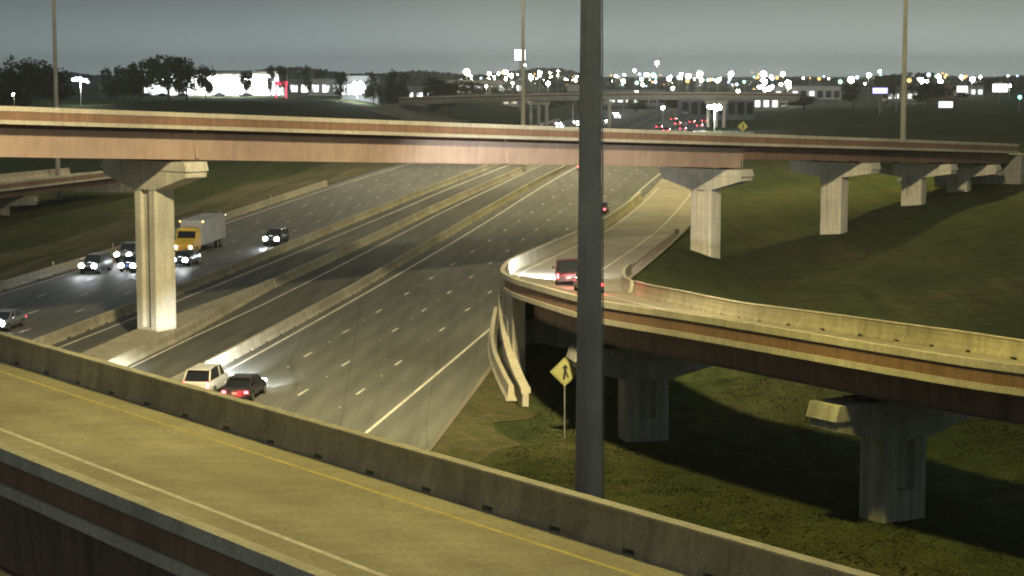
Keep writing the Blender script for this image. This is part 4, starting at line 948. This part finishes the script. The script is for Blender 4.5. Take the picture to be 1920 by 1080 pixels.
# far diamond sign behind the flyover
dsn = empty('warning_sign', (0, 0, 0)); p = at_y(1393, 237, 330); dsn.location = (p.x, p.y, zg(p.x, p.y)); hz = p.z - zg(p.x, p.y)
q = MB(); q.box((0, .06, hz / 2), (.09, .09, hz)); q.build('post', M['galv2'], dsn)
q = MB(); q.prism([(-.85, hz), (0, hz - .85), (.85, hz), (0, hz + .85)], Vector((0, 0, 0)), Vector((1, 0, 0)), Vector((0, 0, 1)), Vector((0, 1, 0)), -.012, .012); qo = q.build('panel', M['sign'], dsn)
q = MB(); q.add([(-.12, -.016, hz - .4), (.12, -.016, hz - .4), (.12, -.016, hz + .1), (.26, -.016, hz + .1), (0, -.016, hz + .45), (-.26, -.016, hz + .1), (-.12, -.016, hz + .1)], [tuple(range(7))]); q.build('symbol', M['black'], qo)
tag(dsn, 'small yellow diamond sign just above the flyover parapet', 'road sign')
# traffic signal at far right
p = at_y(1912, 180, 620); tsg = empty('traffic_signal', (p.x, p.y, zg(p.x, p.y))); hz = p.z - zg(p.x, p.y); tag(tsg, 'green traffic signal at the right picture edge', 'traffic light')
q = MB(); q.tube((0, .4, 0), (0, .4, hz + 1), .12, .1, 8); q.build('pole', M['galv'], tsg); q = MB(); q.box((0, 0, hz), (.5, .35, 1.3)); qo = q.build('housing', M['black'], tsg); q = MB(); q.tube((0, -.18, hz - .35), (0, -.22, hz - .35), .45, .45, 12); q.build('lens', M['lampg'], qo)
# trees
TR = [(10, 480, 13, 12, 'leftmost dark tree at the picture edge'), (55, 500, 14, 13, 'dark tree second from the left edge'), (100, 520, 11, 12, 'dark tree left of the bluish floodlight'), (215, 540, 10, 10, 'round dark bush tree right of the bluish floodlight'), (250, 560, 9, 9, 'small tree beside the broad dark tree'),
      (315, 560, 12, 15, 'broad dark tree against the lit petrol station'), (350, 575, 10, 9, 'small tree at the right of the broad dark tree'), (745, 610, 12, 9, 'dark tree left of the narrow lit building'), (812, 620, 11, 10, 'dark tree right of the narrow lit building'), (840, 640, 10, 10, 'dark tree at the end of the roadside group'),
      (600, 700, 9, 5, 'thin tree in front of the glowing shops'), (262, 600, 11, 10, 'dark tree overlapping the left end of the petrol station'), (385, 610, 9, 7, 'low tree in front of the petrol station windows'), (462, 615, 8, 5, 'young tree before the middle of the petrol station'), (640, 620, 9, 6, 'small tree before the tall glowing shop front'), (700, 630, 10, 7, 'tree at the right corner of the tall glowing shop front'),
      (508, 640, 10, 3.5, 'slim tree left of the red arch sign'), (528, 640, 10, 3.5, 'slim tree next to the red arch sign'), (575, 650, 10, 4, 'slim tree right of the red arch sign')]
for k, (px_, D, h_, wd, lab) in enumerate(TR): tree_px(px_, D, h_, wd, k, lab)
rnd = random.Random(5)
for k in range(46):
    px_ = rnd.uniform(860, 1910); D = rnd.uniform(720, 1250); tree_px(px_, D, rnd.uniform(5, 9), rnd.uniform(9, 18), k, 'dark tree in the low distant treeline below the city lights')
# skyline treeline (far wood)
fm = MB(); rnd = random.Random(9)
for k in range(9000):
    a = rnd.uniform(-.32, .32); D = rnd.uniform(1500, 1900); x_ = a * D; z0_ = zg(x_, D); hh = (8 + 2 * math.sin(a * 37) + 2 * math.sin(a * 101)) * rnd.random() ** .7
    c = Vector((x_, D, z0_ + hh)); u = Vector((rnd.gauss(0, 1), rnd.gauss(0, 1), rnd.gauss(0, 1))).normalized(); v_ = u.orthogonal(); s_ = rnd.uniform(1, 2.4)
    fm.add([c - u * s_, c + v_ * s_, c + u * s_, c - v_ * s_], [(0, 1, 2, 3)])
tag(fm.build('far_wood', M['leaf2']), 'far dark wood along the horizon', 'wood', kind='stuff')
# ------------------------------------------------------------------ grass tufts on the slope near the ramp
gm = MB(); rnd = random.Random(13)
def tuft(x, y, h):
    z = zg(x, y); 
    for _ in range(2):
        a = rnd.uniform(0, 6.28); wv = .03 + .04 * rnd.random(); lx, ly = rnd.gauss(0, .14), rnd.gauss(0, .14); dx, dy = math.cos(a) * wv, math.sin(a) * wv
        gm.v += [(x - dx, y - dy, z - .02), (x + dx, y + dy, z - .02), (x + lx, y + ly, z + h)]; b = len(gm.v); gm.f.append((b - 3, b - 2, b - 1))
for _ in range(95000):
    y = 66 + 69 * rnd.random() ** .8; x = rnd.uniform(-4, .268 * y); s, n = SN(x, y)
    if n < 18.8: continue
    tuft(x, y, rnd.uniform(.01, .035) * (1 + .8 * max(0, math.sin(x * .9 + math.sin(y * .7) * 2))))
go = gm.build('grass', M['blade']); me = go.data
me.normals_split_custom_set([(rnd.gauss(0, .35), rnd.gauss(0, .35), 1.0) for _ in range(len(me.loops))])
tag(go, 'short dry grass on the slopes around the ramp', 'grass', kind='stuff')

# ------------------------------------------------------------------ night haze
hz_m = bpy.data.materials.new('haze_air'); hz_m.use_nodes = True; hn_ = hz_m.node_tree; hn_.nodes.clear()
ho_ = hn_.nodes.new('ShaderNodeOutputMaterial'); pv = hn_.nodes.new('ShaderNodeVolumePrincipled'); pv.inputs['Density'].default_value = HAZE; pv.inputs['Color'].default_value = (.93, .95, .95, 1); pv.inputs['Anisotropy'].default_value = .55
hn_.links.new(pv.outputs[0], ho_.inputs['Volume'])
hb_ = MB(); hb_.box((0, 2500, 28), (9000, 7600, 72)); tag(hb_.build('haze', hz_m), kind='stuff')
